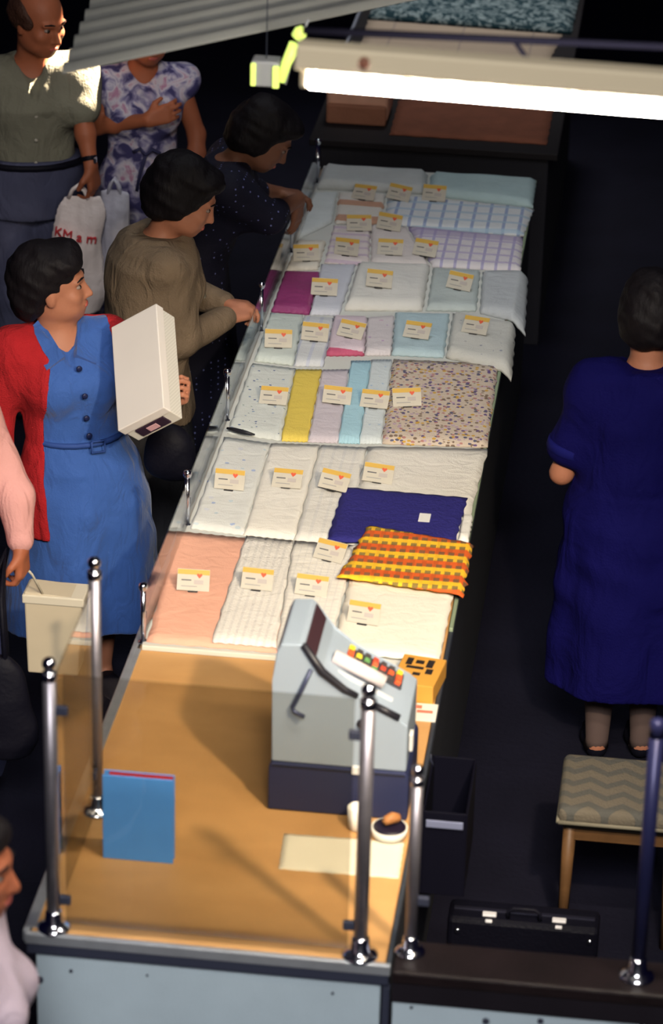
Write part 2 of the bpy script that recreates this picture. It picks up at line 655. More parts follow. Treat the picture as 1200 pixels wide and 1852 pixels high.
def cm(name, col, **k):
    k.setdefault('bump', 0.25)
    k.setdefault('bscale', 260)
    k.setdefault('rough', 0.85)
    k.setdefault('var', 0.07)
    k.setdefault('vscale', 12)
    k.setdefault('fold', 0.2)
    k.setdefault('fscale', 11.0)
    k.setdefault('fstretch', (1.0, 1.6, 1.0))
    return mat('cloth_' + name, col, **k)


W1 = (0.72, 0.70, 0.64)
pale = [(0.35, 0.43, 0.62), (0.50, 0.58, 0.62), (0.6, 0.62, 0.66)]
FAB = [
 # label, quad, material, level, thick, extra
 ('plain salmon pink cloth with a narrow hem', [(-0.005, 2.235), (0.213, 2.226), (0.500, 1.494), (0.028, 1.497)], cm('pink', (0.80, 0.42, 0.30)), 0.914, 0.005, {}),
 ('white waffle-weave cloth overlapping the salmon pink one', [(0.213, 2.226), (0.365, 2.217), (0.408, 1.510), (0.216, 1.512)], cm('waffle', W1, pattern=pat_stripes((0.78, 0.75, 0.69), (0.66, 0.64, 0.60), 0.022, 0.008, 0, 0.7), bump=0.6, bscale=140), 0.9225, 0.005, {}),
 ('white textured cloth with a faint grid behind the cash register', [(0.365, 2.217), (0.560, 2.214), (0.565, 1.492), (0.408, 1.497)], cm('whitegrid', W1, pattern=pat_check((0.80, 0.77, 0.70), (0.70, 0.68, 0.64), (0.71, 0.69, 0.64), 0.02, 0.024, 0.004)), 0.9225, 0.005, {}),
 ('plain cream white cloth in front of the orange checked one', [(0.565, 2.000), (0.891, 1.98), (0.885, 1.497), (0.568, 1.517)], cm('cream', (0.84, 0.79, 0.68)), 0.9225, 0.007, dict(amp=0.006)),
 ('plain white tablecloth peeping out left of the checked cloth', [(0.530, 2.214), (0.880, 2.245), (0.890, 1.985), (0.565, 2.005)], cm('white3', (0.74, 0.71, 0.64)), 0.9225, 0.005, {}),
 ('orange, yellow and brown checked cloth lying askew with frayed ends', [(0.585, 2.31), (0.925, 2.24), (0.924, 1.885), (0.534, 1.939)], cm('madras', (1, 1, 1), pattern=pat_madras, var=0.12, vscale=30), 0.947, 0.008, dict(fringe=0.005, n=(26, 20))),
 ('dark navy cloth with a small white sticker', [(0.471, 2.603), (0.879, 2.592), (0.867, 2.257), (0.465, 2.199)], cm('navy', (0.022, 0.02, 0.17), bump=0.5, bscale=90), 0.932, 0.008, dict(amp=0.006)),
 ('white cloth with scattered pale blue sprigs', [(0.030, 2.959), (0.191, 2.935), (0.205, 2.232), (0.031, 2.253)], cm('sprig', W1, pattern=pat_flowers((0.66, 0.67, 0.64), pale, 22, 0.36)), 0.914, 0.009, dict(fold=0.004)),
 ('plain off-white cloth beside the pale sprigged one', [(0.191, 2.935), (0.355, 2.95), (0.365, 2.225), (0.204, 2.232)], cm('off1', (0.76, 0.73, 0.66)), 0.914, 0.010, dict(amp=0.006)),
 ('off-white ribbed cloth between two plain white ones', [(0.355, 2.95), (0.512, 2.956), (0.527, 2.222), (0.365, 2.225)], cm('off2', W1, pattern=pat_stripes((0.71, 0.69, 0.64), (0.64, 0.63, 0.60), 0.035, 0.01, 0, 0.8)), 0.914, 0.010, dict(amp=0.005)),
 ('wide glossy white cloth under the navy one', [(0.511, 2.965), (0.912, 3.013), (0.886, 2.252), (0.527, 2.225)], cm('gloss', (0.80, 0.77, 0.70), rough=0.5), 0.914, 0.012, dict(amp=0.007)),
 ('white cloth printed with small dark blue flowers', [(0.030, 3.592), (0.188, 3.572), (0.222, 2.955), (0.034, 2.983)], cm('blueflower', W1, pattern=pat_flowers((0.60, 0.63, 0.60), [(0.10, 0.14, 0.28), (0.25, 0.33, 0.45), (0.2, 0.28, 0.25)], 34, 0.33)), 0.914, 0.010, {}),
 ('narrow plain yellow cloth', [(0.189, 3.563), (0.281, 3.579), (0.311, 2.961), (0.221, 2.954)], cm('yellow', (0.68, 0.52, 0.10)), 0.914, 0.012, {}),
 ('narrow pale lilac cloth beside the yellow one', [(0.281, 3.579), (0.375, 3.598), (0.412, 2.97), (0.311, 2.961)], cm('lilac', (0.55, 0.50, 0.55)), 0.914, 0.010, dict(fold=0.004)),
 ('narrow sky blue cloth', [(0.373, 3.676), (0.443, 3.689), (0.482, 2.977), (0.412, 2.97)], cm('sky', (0.36, 0.58, 0.68)), 0.914, 0.012, {}),
 ('narrow whitish blue cloth beside the flowered cloth', [(0.443, 3.700), (0.515, 3.715), (0.554, 2.99), (0.482, 2.977)], cm('paleblue', W1, pattern=pat_flowers((0.58, 0.64, 0.66), [(0.36, 0.5, 0.65), (0.5, 0.6, 0.7)], 30, 0.3)), 0.914, 0.010, {}),
 ('large cloth printed all over with small brown and purple flowers', [(0.515, 3.715), (0.893, 3.735), (0.908, 3.021), (0.554, 2.99)], cm('floral', W1, pattern=pat_flowers((0.56, 0.47, 0.38), [(0.14, 0.09, 0.22), (0.42, 0.20, 0.18), (0.55, 0.33, 0.06), (0.20, 0.14, 0.10), (0.45, 0.33, 0.42), (0.10, 0.10, 0.16)], 62, 0.60)), 0.914, 0.012, dict(amp=0.006)),
 ('pale green packed cloth with a round fold', [(0.030, 4.060), (0.154, 4.055), (0.179, 3.59), (0.036, 3.605)], cm('palegreen', W1, pattern=pat_flowers((0.54, 0.60, 0.57), [(0.34, 0.42, 0.46), (0.45, 0.52, 0.5)], 16, 0.32), rough=0.45), 0.914, 0.016, dict(amp=0.010)),
 ('white packed cloth with faint blue streaks', [(0.154, 4.055), (0.266, 4.054), (0.284, 3.60), (0.179, 3.585)], cm('streak', W1, pattern=pat_stripes((0.58, 0.60, 0.62), (0.42, 0.46, 0.6), 0.05, 0.012, 0, 0.6), rough=0.45), 0.914, 0.014, dict(amp=0.008)),
 ('packed pinkish lilac cloth with a dark red lower hem', [(0.264, 4.064), (0.385, 4.076), (0.416, 3.725), (0.280, 3.698)], cm('pinklilac', W1, pattern=lambda g, v: g.mix(g.math('LESS_THAN', g.sep(v)[1], -0.155), (0.62, 0.52, 0.58), (0.45, 0.08, 0.16)), rough=0.5), 0.914, 0.018, dict(amp=0.010)),
 ('packed white cloth with a mauve pattern', [(0.385, 4.076), (0.483, 4.105), (0.509, 3.742), (0.416, 3.725)], cm('mauve', W1, pattern=pat_flowers((0.60, 0.56, 0.58), [(0.45, 0.3, 0.5), (0.55, 0.4, 0.5)], 20, 0.3), rough=0.5), 0.914, 0.016, dict(amp=0.009)),
 ('packed pale turquoise cloth', [(0.479, 4.147), (0.681, 4.168), (0.696, 3.755), (0.509, 3.745)], cm('turq', (0.42, 0.55, 0.60), rough=0.5, var=0.15), 0.914, 0.016, dict(amp=0.010)),
 ('thick folded grey-white patterned cloth hanging over the counter edge', [(0.690, 4.165), (0.930, 4.098), (0.946, 3.655), (0.700, 3.755)], cm('greypat', W1, pattern=pat_flowers((0.56, 0.56, 0.52), [(0.30, 0.31, 0.36), (0.38, 0.38, 0.36), (0.25, 0.26, 0.3)], 26, 0.3)), 0.914, 0.026, dict(amp=0.014, fold=0.01)),
 ('plum and magenta packed cloth', [(0.026, 4.475), (0.159, 4.493), (0.174, 4.068), (0.030, 4.070)], cm('plum', (0.26, 0.04, 0.15), rough=0.4, var=0.3, vscale=5), 0.914, 0.016, dict(amp=0.010)),
 ('lavender white packed cloth beside the plum one', [(0.152, 4.579), (0.283, 4.603), (0.282, 4.080), (0.174, 4.068)], cm('lav', (0.55, 0.57, 0.64), rough=0.5), 0.914, 0.014, dict(amp=0.008)),
 ('thick folded white cloth between the lavender and the grey-green one', [(0.290, 4.603), (0.565, 4.628), (0.580, 4.180), (0.292, 4.132)], cm('whitef', (0.66, 0.65, 0.61)), 0.914, 0.026, dict(amp=0.012, fold=0.010)),
 ('packed grey-green cloth with cellophane sheen', [(0.575, 4.616), (0.758, 4.605), (0.775, 4.213), (0.590, 4.185)], cm('greygreen', (0.46, 0.52, 0.51), rough=0.45, var=0.15), 0.914, 0.018, dict(amp=0.012)),
 ('packed pale grey cloth hanging over the counter edge', [(0.764, 4.605), (0.939, 4.638), (0.962, 4.120), (0.785, 4.197)], cm('palegrey', (0.50, 0.53, 0.55), rough=0.45, var=0.12), 0.914, 0.020, dict(amp=0.012)),
 ('cream cloth with a faint pattern next to the plum cloth', [(0.028, 4.810), (0.141, 4.825), (0.148, 4.521), (0.028, 4.49)], cm('creamf', (0.66, 0.62, 0.54), var=0.15), 0.914, 0.012, dict(amp=0.008)),
 ('pale pink cloth with thin lilac stripes', [(0.145, 5.010), (0.290, 5.040), (0.333, 4.605), (0.160, 4.590)], cm('pinkstripe', W1, pattern=pat_stripes((0.66, 0.59, 0.58), (0.5, 0.38, 0.52), 0.07, 0.02, 1, 0.7)), 0.914, 0.012, dict(amp=0.006)),
 ('pale cream pink cloth beside the lilac checks', [(0.290, 5.040), (0.428, 5.046), (0.565, 4.632), (0.336, 4.610)], cm('creampink', (0.64, 0.59, 0.57)), 0.914, 0.012, dict(amp=0.006)),
 ('white cloth with lilac checks and a purple border', [(0.432, 5.046), (0.896, 5.010), (0.910, 4.645), (0.570, 4.632)], cm('lilaccheck', W1, pattern=lambda g, v: g.mix(g.math('MULTIPLY', g.math('GREATER_THAN', g.sep(v)[1], 0.10), 0.6), pat_check((0.66, 0.63, 0.65), (0.30, 0.28, 0.52), (0.42, 0.36, 0.56), 0.052, 0.075, 0.011)(g, v), (0.34, 0.28, 0.48))), 0.914, 0.014, dict(amp=0.006)),
 ('white cloth with a pale blue smudged print in the far corner', [(0.026, 5.365), (0.115, 5.390), (0.140, 5.030), (0.028, 4.825)], cm('corner', (0.60, 0.64, 0.64), var=0.15), 0.914, 0.012, dict(amp=0.007)),
 ('white cloth with wide terracotta stripes', [(0.119, 5.390), (0.312, 5.400), (0.330, 5.057), (0.146, 5.025)], cm('terra', W1, pattern=pat_stripes((0.66, 0.63, 0.58), (0.50, 0.24, 0.14), 0.17, 0.06, 1, 0.85)), 0.914, 0.012, dict(amp=0.006)),
 ('white cloth with blue checks', [(0.316, 5.400), (0.918, 5.335), (0.897, 5.025), (0.338, 5.058)], cm('bluecheck', W1, pattern=pat_check((0.63, 0.66, 0.68), (0.20, 0.28, 0.52), (0.36, 0.50, 0.62), 0.062, 0.085, 0.013)), 0.914, 0.014, dict(amp=0.006)),
 ('grey-white folded cloth along the far edge', [(0.020, 5.650), (0.46, 5.652), (0.473, 5.433), (0.024, 5.405)], cm('farwhite', (0.50, 0.53, 0.53), var=0.12), 0.914, 0.030, dict(amp=0.016)),
 ('pale turquoise folded cloth along the far edge', [(0.466, 5.652), (0.906, 5.667), (0.912, 5.350), (0.478, 5.420)], cm('farturq', (0.40, 0.53, 0.55), var=0.12), 0.914, 0.024, dict(amp=0.012)),
]
for lab, quad, m, lev, th, ex in FAB:
    cloth(lab, quad, m, lev, th, **ex)
st = box('white_sticker', (0.755, 2.40, 0.9455), (0.036, 0.06, 0.0016), mat('sticker', (0.8, 0.8, 0.78), 0.6), bev=0.0005)
tag(st, 'small white sticker on the dark navy cloth', 'sticker')
rolled_corner = cloth('white rolled cloth corner beside the navy cloth', [(0.872, 2.46), (0.905, 2.46), (0.905, 2.255), (0.872, 2.262)], cm('rollwhite', (0.78, 0.77, 0.72)), 0.93, 0.018, n=(8, 12))  # raised corner in plain white cloth colour

sp = [(0.036, 2.985, 0.936), (0.062, 2.972, 0.938), (0.10, 2.955, 0.939), (0.135, 2.945, 0.938)]
tag(tube('black_strap', sp, [0.004, 0.008, 0.008, 0.003], CLIP, None, 8), 'short black strap lying across the sprigged and blue-flowered cloth edges', 'strap')

# ------------------------------------------------------------------ price tags
def make_tag():
    t = thing('price_tag', 'x', 'price tag')
    w, h, th = 0.098, 0.066, 0.0022
    R = Matrix.Rotation(math.radians(-28), 4, 'X')

    def flat(name, x0, x1, z0, z1, y, m, bev=0.0):
        bm = bmesh.new()
        b_box(bm, ((x0 + x1) / 2, y, (z0 + z1) / 2 + 0.002), (x1 - x0, th if y == 0 else 0.0008, z1 - z0), bev)
        bmesh.ops.transform(bm, matrix=R, verts=bm.verts)
        return bm_obj(name, bm, m, t)
    flat('card', -w / 2, w / 2, 0, h, 0, CARD, 0.0008)
    flat('header_band', -w / 2 + 0.001, w / 2 - 0.001, h - 0.017, h - 0.002, -th / 2 - 0.0006, TAGY)
    hp = [(0, -0.010), (0.010, 0.001), (0.0095, 0.007), (0.005, 0.0085), (0, 0.005), (-0.005, 0.0085), (-0.0095, 0.007), (-0.010, 0.001)]
    bm = bmesh.new()
    hp = [(x * 0.8, z * 0.8) for x, z in hp]
    a = [bm.verts.new((x + 0.018, -th / 2 - 0.0008, z + h - 0.018)) for x, z in hp]
    b = [bm.verts.new((x + 0.018, -th / 2 - 0.0016, z + h - 0.018)) for x, z in hp]
    bm.faces.new(a)
    bm.faces.new(list(reversed(b)))
    for i in range(8):
        bm.faces.new((a[i], b[i], b[(i + 1) % 8], a[(i + 1) % 8]))
    bmesh.ops.transform(bm, matrix=R, verts=bm.verts)
    bm_obj('red_heart', bm, TAGR, t)
    flat('printed_line', -0.036, -0.006, 0.030, 0.0335, -th / 2 - 0.0006, TAGK)
    flat('printed_line', -0.036, 0.012, 0.012, 0.0145, -th / 2 - 0.0006, mat('ink_grey', (0.3, 0.3, 0.3), 0.7))
    flat('printed_figure', 0.002, 0.030, 0.020, 0.033, -th / 2 - 0.0006, mat('ink_pale', (0.42, 0.38, 0.36), 0.7))
    bm = bmesh.new()
    b_box(bm, (0, 0.018, 0.001), (0.030, 0.050, 0.002), 0.0006)
    b_tube(bm, [(0, 0.040, 0.001), (0, 0.026, 0.028)], 0.0016, 6)
    bm_obj('stand', bm, CLIP, t)
    return t


TAGS = [(0.226, 5.285, 'the terracotta-striped cloth'), (0.51, 5.315, 'the middle of the blue-checked cloth'), (0.365, 5.300, 'the blue-checked cloth edge next to the terracotta stripes'),
        (0.256, 4.928, 'the lilac-striped pink cloth'), (0.365, 4.961, 'the cream pink cloth'), (0.095, 4.57, 'the cream cloth by the plum one'),
        (0.235, 4.66, 'the lilac-striped pink cloth, low down'), (0.400, 4.69, 'the cream pink cloth, low down'), (0.530, 4.70, 'the purple-bordered checked cloth'),
        (0.205, 4.223, 'the lavender white cloth'), (0.40, 4.300, 'the thick folded white cloth'), (0.69, 4.36, 'the grey-green cloth'),
        (0.108, 3.70, 'the pale green cloth'), (0.225, 3.79, 'the blue-streaked white cloth'), (0.345, 3.82, 'the red-hemmed lilac cloth'),
        (0.580, 3.87, 'the pale turquoise packed cloth'), (0.785, 3.91, 'the thick grey-white patterned cloth'), (0.155, 3.221, 'the blue-flowered white cloth'),
        (0.369, 3.261, 'the pale lilac cloth'), (0.498, 3.250, 'the whitish blue cloth'), (0.612, 3.281, 'the brown flowered cloth'),
        (0.111, 2.535, 'the pale sprigged cloth'), (0.290, 2.575, 'the plain off-white cloth'), (0.440, 2.563, 'the ribbed off-white cloth'),
        (0.575, 2.66, 'the glossy white cloth'), (0.485, 2.08, 'the faint-grid white cloth, near the navy cloth'), (0.112, 1.825, 'the salmon pink cloth'),
        (0.30, 1.85, 'the white waffle-weave cloth'), (0.465, 1.84, 'the faint-grid white cloth'), (0.640, 1.68, 'the cream white cloth behind the cash register')]
bpy.context.view_layer.update()
cl_objs = [o for o in bpy.data.objects if o.name.startswith('folded_cloth')]


def ground(x, y):
    """top of whatever cloth lies at x,y"""
    z = 0.914
    for o in cl_objs:
        ok, loc, nrm, idx = o.ray_cast(Vector((x, y, 2)) - o.location, Vector((0, 0, -1)))
        if ok:
            z = max(z, loc.z + o.location.z)
    return z


proto = make_tag()
for i, (x, y, where) in enumerate(TAGS):
    t = proto if i == 0 else copy_tree(proto)
    zz = max(ground(x + dx, y + dy) for dx in (-0.04, -0.014, 0, 0.014, 0.04) for dy in (0, 0.02, 0.042))
    t.location = (x, y, zz + 0.0005)
    t.rotation_euler = (math.radians(random.uniform(-20, 3)), math.radians(random.uniform(-4, 4)), math.radians(random.uniform(-20, 14)))
    tag(t, 'white and yellow price tag on ' + where, 'price tag', 'price tags standing on the cloths')

# ------------------------------------------------------------------ cash register
REGG = mat('register_grey', (0.28, 0.34, 0.41), 0.5, bump=0.05, bscale=300, var=0.05)
REGD = mat('register_navy', (0.022, 0.028, 0.075), 0.5, bump=0.05, bscale=300)
REGK = mat('register_black', (0.014, 0.014, 0.02), 0.4)
reg = thing('cash_register', 'grey cash register with a sloping keyboard on a navy drawer base', 'cash register', (0.69, 0.80, CT))
rx, ry = 0.69, 0.80


def rp(pts):
    return [(x - rx, z - CT) for x, z in pts]


Y0, Y1 = -0.13, 0.13
prism('drawer_base', rp([(0.505, 0.902), (0.505, 1.030), (0.512, 1.046), (0.868, 1.046), (0.876, 1.030), (0.876, 0.902)]), Y0 - 0.004, Y1 + 0.01, REGD, reg, 0.004)
prism('body', rp([(0.512, 1.047), (0.511, 1.290), (0.520, 1.370), (0.533, 1.398), (0.583, 1.402), (0.600, 1.385), (0.640, 1.318), (0.705, 1.268), (0.845, 1.200), (0.868, 1.185), (0.868, 1.047)]), Y0, Y1, REGG, reg, 0.005)
box('drawer_seam', (0, Y0 - 0.004, 0.137), (0.352, 0.004, 0.004), REGK, reg, 0.001)
# black trim down the near cheek of the slope
bm = bmesh.new()
b_tube(bm, [(0.590 - rx, Y0 + 0.002, 1.400 - CT), (0.640 - rx, Y0 + 0.002, 1.326 - CT), (0.700 - rx, Y0 + 0.002, 1.278 - CT), (0.735 - rx, Y0 + 0.002, 1.262 - CT)], [0.010, 0.012, 0.010, 0.008], 8)
bm_obj('edge_strip', bm, REGK, reg, True)
bm = bmesh.new()
b_tube(bm, [(0.775 - rx, Y0 + 0.004, 1.240 - CT), (0.845 - rx, Y0 + 0.004, 1.206 - CT)], 0.010, 8)
bm_obj('edge_strip', bm, REGK, reg, True)
box('dark_display', (0.607 - rx, 0.0, 1.374 - CT), (0.050, 0.225, 0.004), mat('display_brown', (0.05, 0.025, 0.03), 0.3), reg, 0.001, Matrix.Rotation(math.radians(59), 4, 'Y'))
sl = Matrix.Rotation(math.radians(26), 4, 'Y')
box('key_plate', (0.760 - rx, 0.055, 1.247 - CT), (0.165, 0.075, 0.006), mat('key_plate', (0.05, 0.05, 0.06), 0.4), reg, 0.001, sl)
cols = [(0.75, 0.10, 0.03), (0.75, 0.10, 0.03), (0.8, 0.62, 0.04), (0.12, 0.30, 0.10), (0.72, 0.12, 0.05), (0.5, 0.06, 0.03)]
for i in range(7):
    for j in range(3):
        x = 0.695 + i * 0.0215 - rx
        z = 1.247 - CT + 0.010 - (x + rx - 0.760) * math.tan(math.radians(26))
        k = (i + j) % 6 if j == 1 or i in (0, 3, 6) else None
        m = mat('key_%d' % k, cols[k], 0.5) if k is not None else mat('key_dark', (0.06, 0.05, 0.05), 0.5)
        box('key', (x, 0.030 + j * 0.024, z), (0.016, 0.017, 0.012), m, reg, 0.002, sl)
lathe('receipt_roll', [(0.019, -0.075), (0.019, 0.075)], mat('receipt_paper', (0.62, 0.55, 0.55), 0.7), reg, (0.725 - rx, -0.022, 1.283 - CT), 16, Vector((math.cos(math.radians(26)), 0, -math.sin(math.radians(26)))))
box('slip_bar', (0.742 - rx, -0.052, 1.252 - CT), (0.17, 0.012, 0.012), mat('slip_bar_pale', (0.5, 0.52, 0.55), 0.5), reg, 0.002, sl)
tube('side_lever', [(0.612 - rx, Y0 - 0.004, 1.332 - CT), (0.590 - rx, Y0 - 0.012, 1.275 - CT), (0.567 - rx, Y0 - 0.014, 1.222 - CT), (0.572 - rx, Y0 - 0.018, 1.212 - CT), (0.600 - rx, Y0 - 0.024, 1.202 - CT)], 0.006, mat('lever_grey', (0.05, 0.06, 0.11), 0.4, 0.4), reg)
lathe('lock', [(0.013, 0), (0.013, 0.006), (0.007, 0.008)], REGK, reg, (0.748 - rx, Y0 - 0.001, 1.184 - CT), 14, Vector((0, -1, 0)))
box('white_tab', (0.742 - rx, Y0 - 0.006, 1.045 - CT), (0.032, 0.010, 0.024), mat('tab_white', (0.6, 0.6, 0.58), 0.6), reg, 0.002)
box('key_tag', (0.875 - rx, Y0 + 0.05, 1.115 - CT), (0.010, 0.03, 0.05), mat('tab_white'), reg, 0.002)

# things on the plywood
card = thing('box_file', 'thin blue box file with a red top edge standing on the plywood', 'box file', (0.212, 0.378, CT))
box('blue_cover', (0, -0.012, 0.124), (0.182, 0.006, 0.247), mat('card_blue', (0.085, 0.33, 0.92), 0.6, var=0.08, vscale=20), card, 0.001)
box('blue_cover', (0, 0.012, 0.124), (0.182, 0.006, 0.247), mat('card_blue'), card, 0.001)
box('red_edge', (0.006, 0.0, 0.124), (0.164, 0.019, 0.246), mat('card_red', (0.36, 0.02, 0.03), 0.6), card, 0.001)

mugm = mat('mug_white', (0.72, 0.70, 0.64), 0.35)
mug = thing('cup', 'white cup standing against the navy drawer base', 'cup', (0.752, 0.612, CT))
lathe('cup_body', [(0.020, 0.0), (0.026, 0.006), (0.029, 0.065), (0.026, 0.065), (0.023, 0.012), (0.004, 0.010)], mugm, mug, n=20)
tube('handle', [(0.012, 0.024, 0.050), (0.02, 0.038, 0.046), (0.02, 0.038, 0.022), (0.012, 0.024, 0.016)], 0.004, mugm, mug)
dish = thing('round_dish', 'small white round dish of dark coffee grounds beside the cup', 'dish', (0.838, 0.585, CT))
lathe('dish_body', [(0.032, 0), (0.045, 0.008), (0.048, 0.030), (0.044, 0.030), (0.041, 0.012), (0.004, 0.010)], mugm, dish, n=24)
lathe('dark_lining', [(0.041, 0.011), (0.0435, 0.031), (0.030, 0.033), (0.002, 0.034)], mat('dish_dark', (0.012, 0.008, 0.02), 0.4), dish, n=24)
bm = bmesh.new()
b_tube(bm, [(-0.022, 0, 0.044), (-0.012, 0, 0.052), (0.004, 0, 0.055), (0.018, 0, 0.050), (0.024, 0, 0.043)], [0.008, 0.014, 0.016, 0.013, 0.006], 10)
pas = bm_obj('pastry', bm, mat('pastry_brown', (0.36, 0.15, 0.05), 0.5, bump=0.4, bscale=60, var=0.4, vscale=50), None, True, (0.842, 0.588, CT))
pas.rotation_euler = (0, 0, math.radians(35))
tag(pas, 'small golden brown pastry lying in the round dish', 'pastry')
sheet = cloth('blank cream paper sheet on the plywood before the register', [(0.560, 0.555), (0.884, 0.565), (0.888, 0.385), (0.570, 0.380)], mat('paper_cream', (0.66, 0.62, 0.49), 0.7, var=0.08, vscale=9), CT + 0.0005, 0.0015, amp=0.0012, cat='paper', name='paper_sheet', jit=0.001)
del sheet['group']
ob = thing('carton', 'small orange carton with black print by the register', 'box', (0.835, 1.385, CT))
rzc = Matrix.Rotation(math.radians(-8), 4, 'Z')
box('carton_body', (0, 0, 0.030), (0.125, 0.17, 0.058), mat('carton_orange', (0.62, 0.30, 0.05), 0.65, var=0.12), ob, 0.003, rzc)
for i, (dx, dy, sx, sy) in enumerate(((-0.03, 0.05, 0.018, 0.04), (0.0, 0.048, 0.024, 0.020), (0.03, 0.04, 0.02, 0.045), (-0.012, 0.015, 0.05, 0.014), (0.03, -0.005, 0.02, 0.03), (-0.005, -0.022, 0.022, 0.016))):
    box('black_print', (dx, dy, 0.0595), (sx, sy, 0.0012), mat('print_black', (0.02, 0.015, 0.015), 0.6), ob, 0.0003, rzc)
pl = thing('printed_leaflet', 'white leaflet with red print lying in front of the orange carton', 'paper', (0.853, 1.245, CT))
box('leaflet_sheet', (0, 0, 0.003), (0.098, 0.095, 0.005), mat('leaflet_white', (0.72, 0.69, 0.60), 0.7), pl, 0.001)
for dx, dy, sx, sy in ((-0.02, 0.025, 0.05, 0.018), (0.015, 0.0, 0.045, 0.014), (-0.03, -0.004, 0.014, 0.016)):
    box('red_print', (dx, dy, 0.006), (sx, sy, 0.001), mat('print_red', (0.75, 0.16, 0.10), 0.6), pl, 0.0003)

# dark bin hung on the aisle side of the counter
bn = thing('hanging_bin', 'black open bin with a pale lower lip hung beside the register', 'bin', (0.968, 0.94, 0.60))
BM = mat('bin_black', (0.003, 0.003, 0.008), 0.6, spec=0.1)
box('back_wall', (-0.058, 0, 0.13), (0.006, 0.30, 0.26), BM, bn, 0.002)
box('front_wall', (0.058, 0, 0.13), (0.006, 0.30, 0.26), BM, bn, 0.002)
box('end_wall', (0, -0.147, 0.13), (0.112, 0.006, 0.26), BM, bn, 0.002)
box('end_wall', (0, 0.147, 0.13), (0.112, 0.006, 0.26), BM, bn, 0.002)
box('floor_plate', (0, 0, 0.004), (0.112, 0.288, 0.006), BM, bn, 0.001)
box('lower_lip', (0.0, -0.153, 0.225), (0.10, 0.006, 0.022), mat('lip_bluegrey', (0.16, 0.18, 0.28), 0.5), bn, 0.002)
tube('hanger', [(-0.055, 0.10, 0.255), (-0.064, 0.10, 0.275), (-0.064, 0.10, 0.290)], 0.003, DARKTRIM, bn)

# stool
sto = thing('stool', 'wooden stool with a fringed zigzag-patterned grey cushion', 'stool', (1.440, 1.655, 0))
WOODL = mat('stool_wood', rough=0.5, pattern=pat_wood((0.08, 0.04, 0.016), (0.15, 0.075, 0.03), 6, 6))
for sx in (-1, 1):
    for sy in (-1, 1):
        bm = bmesh.new()
        b_tube(bm, [(sx * 0.155, sy * 0.125, 0.0), (sx * 0.150, sy * 0.120, 0.40)], [0.015, 0.020], 8)
        bm_obj('leg', bm, WOODL, sto, True)
for sy in (-1, 1):
    box('apron_rail', (0, sy * 0.12, 0.375), (0.30, 0.022, 0.042), WOODL, sto, 0.003)
for sx in (-1, 1):
    box('apron_rail', (sx * 0.150, 0, 0.375), (0.022, 0.24, 0.042), WOODL, sto, 0.003)
box('seat_board', (0, 0, 0.412), (0.34, 0.29, 0.022), mat('stool_dark', (0.02, 0.015, 0.012), 0.6), sto, 0.004)
bm = bmesh.new()
b_box(bm, (0, 0, 0.452), (0.375, 0.335, 0.056), 0.022, None, 4)
cu = bm_obj('cushion', bm, mat('cushion_zigzag', rough=0.9, bump=0.5, bscale=120, pattern=pat_zigzag), sto, True)
bm = bmesh.new()
pts = [(-0.184, -0.164), (0.184, -0.164), (0.184, 0.164), (-0.184, 0.164), (-0.184, -0.164)]
b_tube(bm, [(x, y, 0.432) for x, y in pts], 0.008, 6)
bm_obj('piping', bm, mat('piping_pale', (0.17, 0.155, 0.115), 0.8), sto, True)

# attache case
ca = thing('attache_case', 'black attache case with two chrome latches behind the sill', 'case', (1.185, 1.13, 0))
box('shell', (0, 0, 0.176), (0.43, 0.11, 0.33), mat('case_black', (0.003, 0.003, 0.007), 0.5, spec=0.15, bump=0.2, bscale=120), ca, 0.014)
box('rim', (0, 0, 0.342), (0.40, 0.014, 0.006), mat('case_rim', (0.05, 0.05, 0.08), 0.35, 0.8), ca, 0.001)
for dx in (-0.098, 0.100):
    b = box('latch', (dx, -0.022, 0.343), (0.040, 0.022, 0.008), mat('latch_nickel', (0.75, 0.75, 0.78), 0.3, 0.25), ca, 0.003)
    box('latch_button', (dx, -0.050, 0.338), (0.020, 0.012, 0.008), mat('latch_nickel', (0.75, 0.75, 0.78), 0.3, 0.25), ca, 0.003)
tube('handle', [(-0.045, -0.03, 0.34), (-0.045, -0.03, 0.365), (-0.03, -0.03, 0.375), (0.03, -0.03, 0.375), (0.045, -0.03, 0.365), (0.045, -0.03, 0.34)], 0.006, BLACK, ca)
for dx in (-0.185, 0.19):
    lathe('corner_stud', [(0.010, 0), (0.008, 0.004), (0.003, 0.006)], CHROME, ca, (dx, -0.054, 0.30), 10, Vector((0, -1, 0)))

# ------------------------------------------------------------------ fluorescent lamp over the stall
lx, ly, lz = 0.665, -0.08, 3.155
lamp = thing('fluorescent_lamp', 'long cream batten lamp with a glowing white fluorescent tube', 'lamp', (lx, ly, lz))
BAT = mat('batten_cream', (0.62, 0.54, 0.39), 0.6)
prism('batten', [(-0.030, 0.028), (-0.026, 0.082), (1.300, 0.082), (1.304, 0.028)], -0.028, 0.028, BAT, lamp, 0.006)
for x in (-0.008, 1.262):
    box('tube_holder', (x, 0, 0.012), (0.016, 0.030, 0.050), BAT, lamp, 0.004)
TUBEM = mat('tube_glow', (1, 0.95, 0.8), 0.4, emit=(1.0, 0.89, 0.73), emit_s=345.0)
lathe('tube', [(0.0165, 0.0), (0.0165, 1.246)], TUBEM, lamp, (0.004, 0, 0.0), 20, Vector((1, 0, 0)))
lathe('starter', [(0.012, 0), (0.012, 0.010), (0.006, 0.012)], mat('starter_brown', (0.20, 0.08, 0.05), 0.5), lamp, (0.118, -0.028, 0.058), 14, Vector((0, -1, 0)))
lamp.rotation_euler = (0, math.radians(1.1), 0)
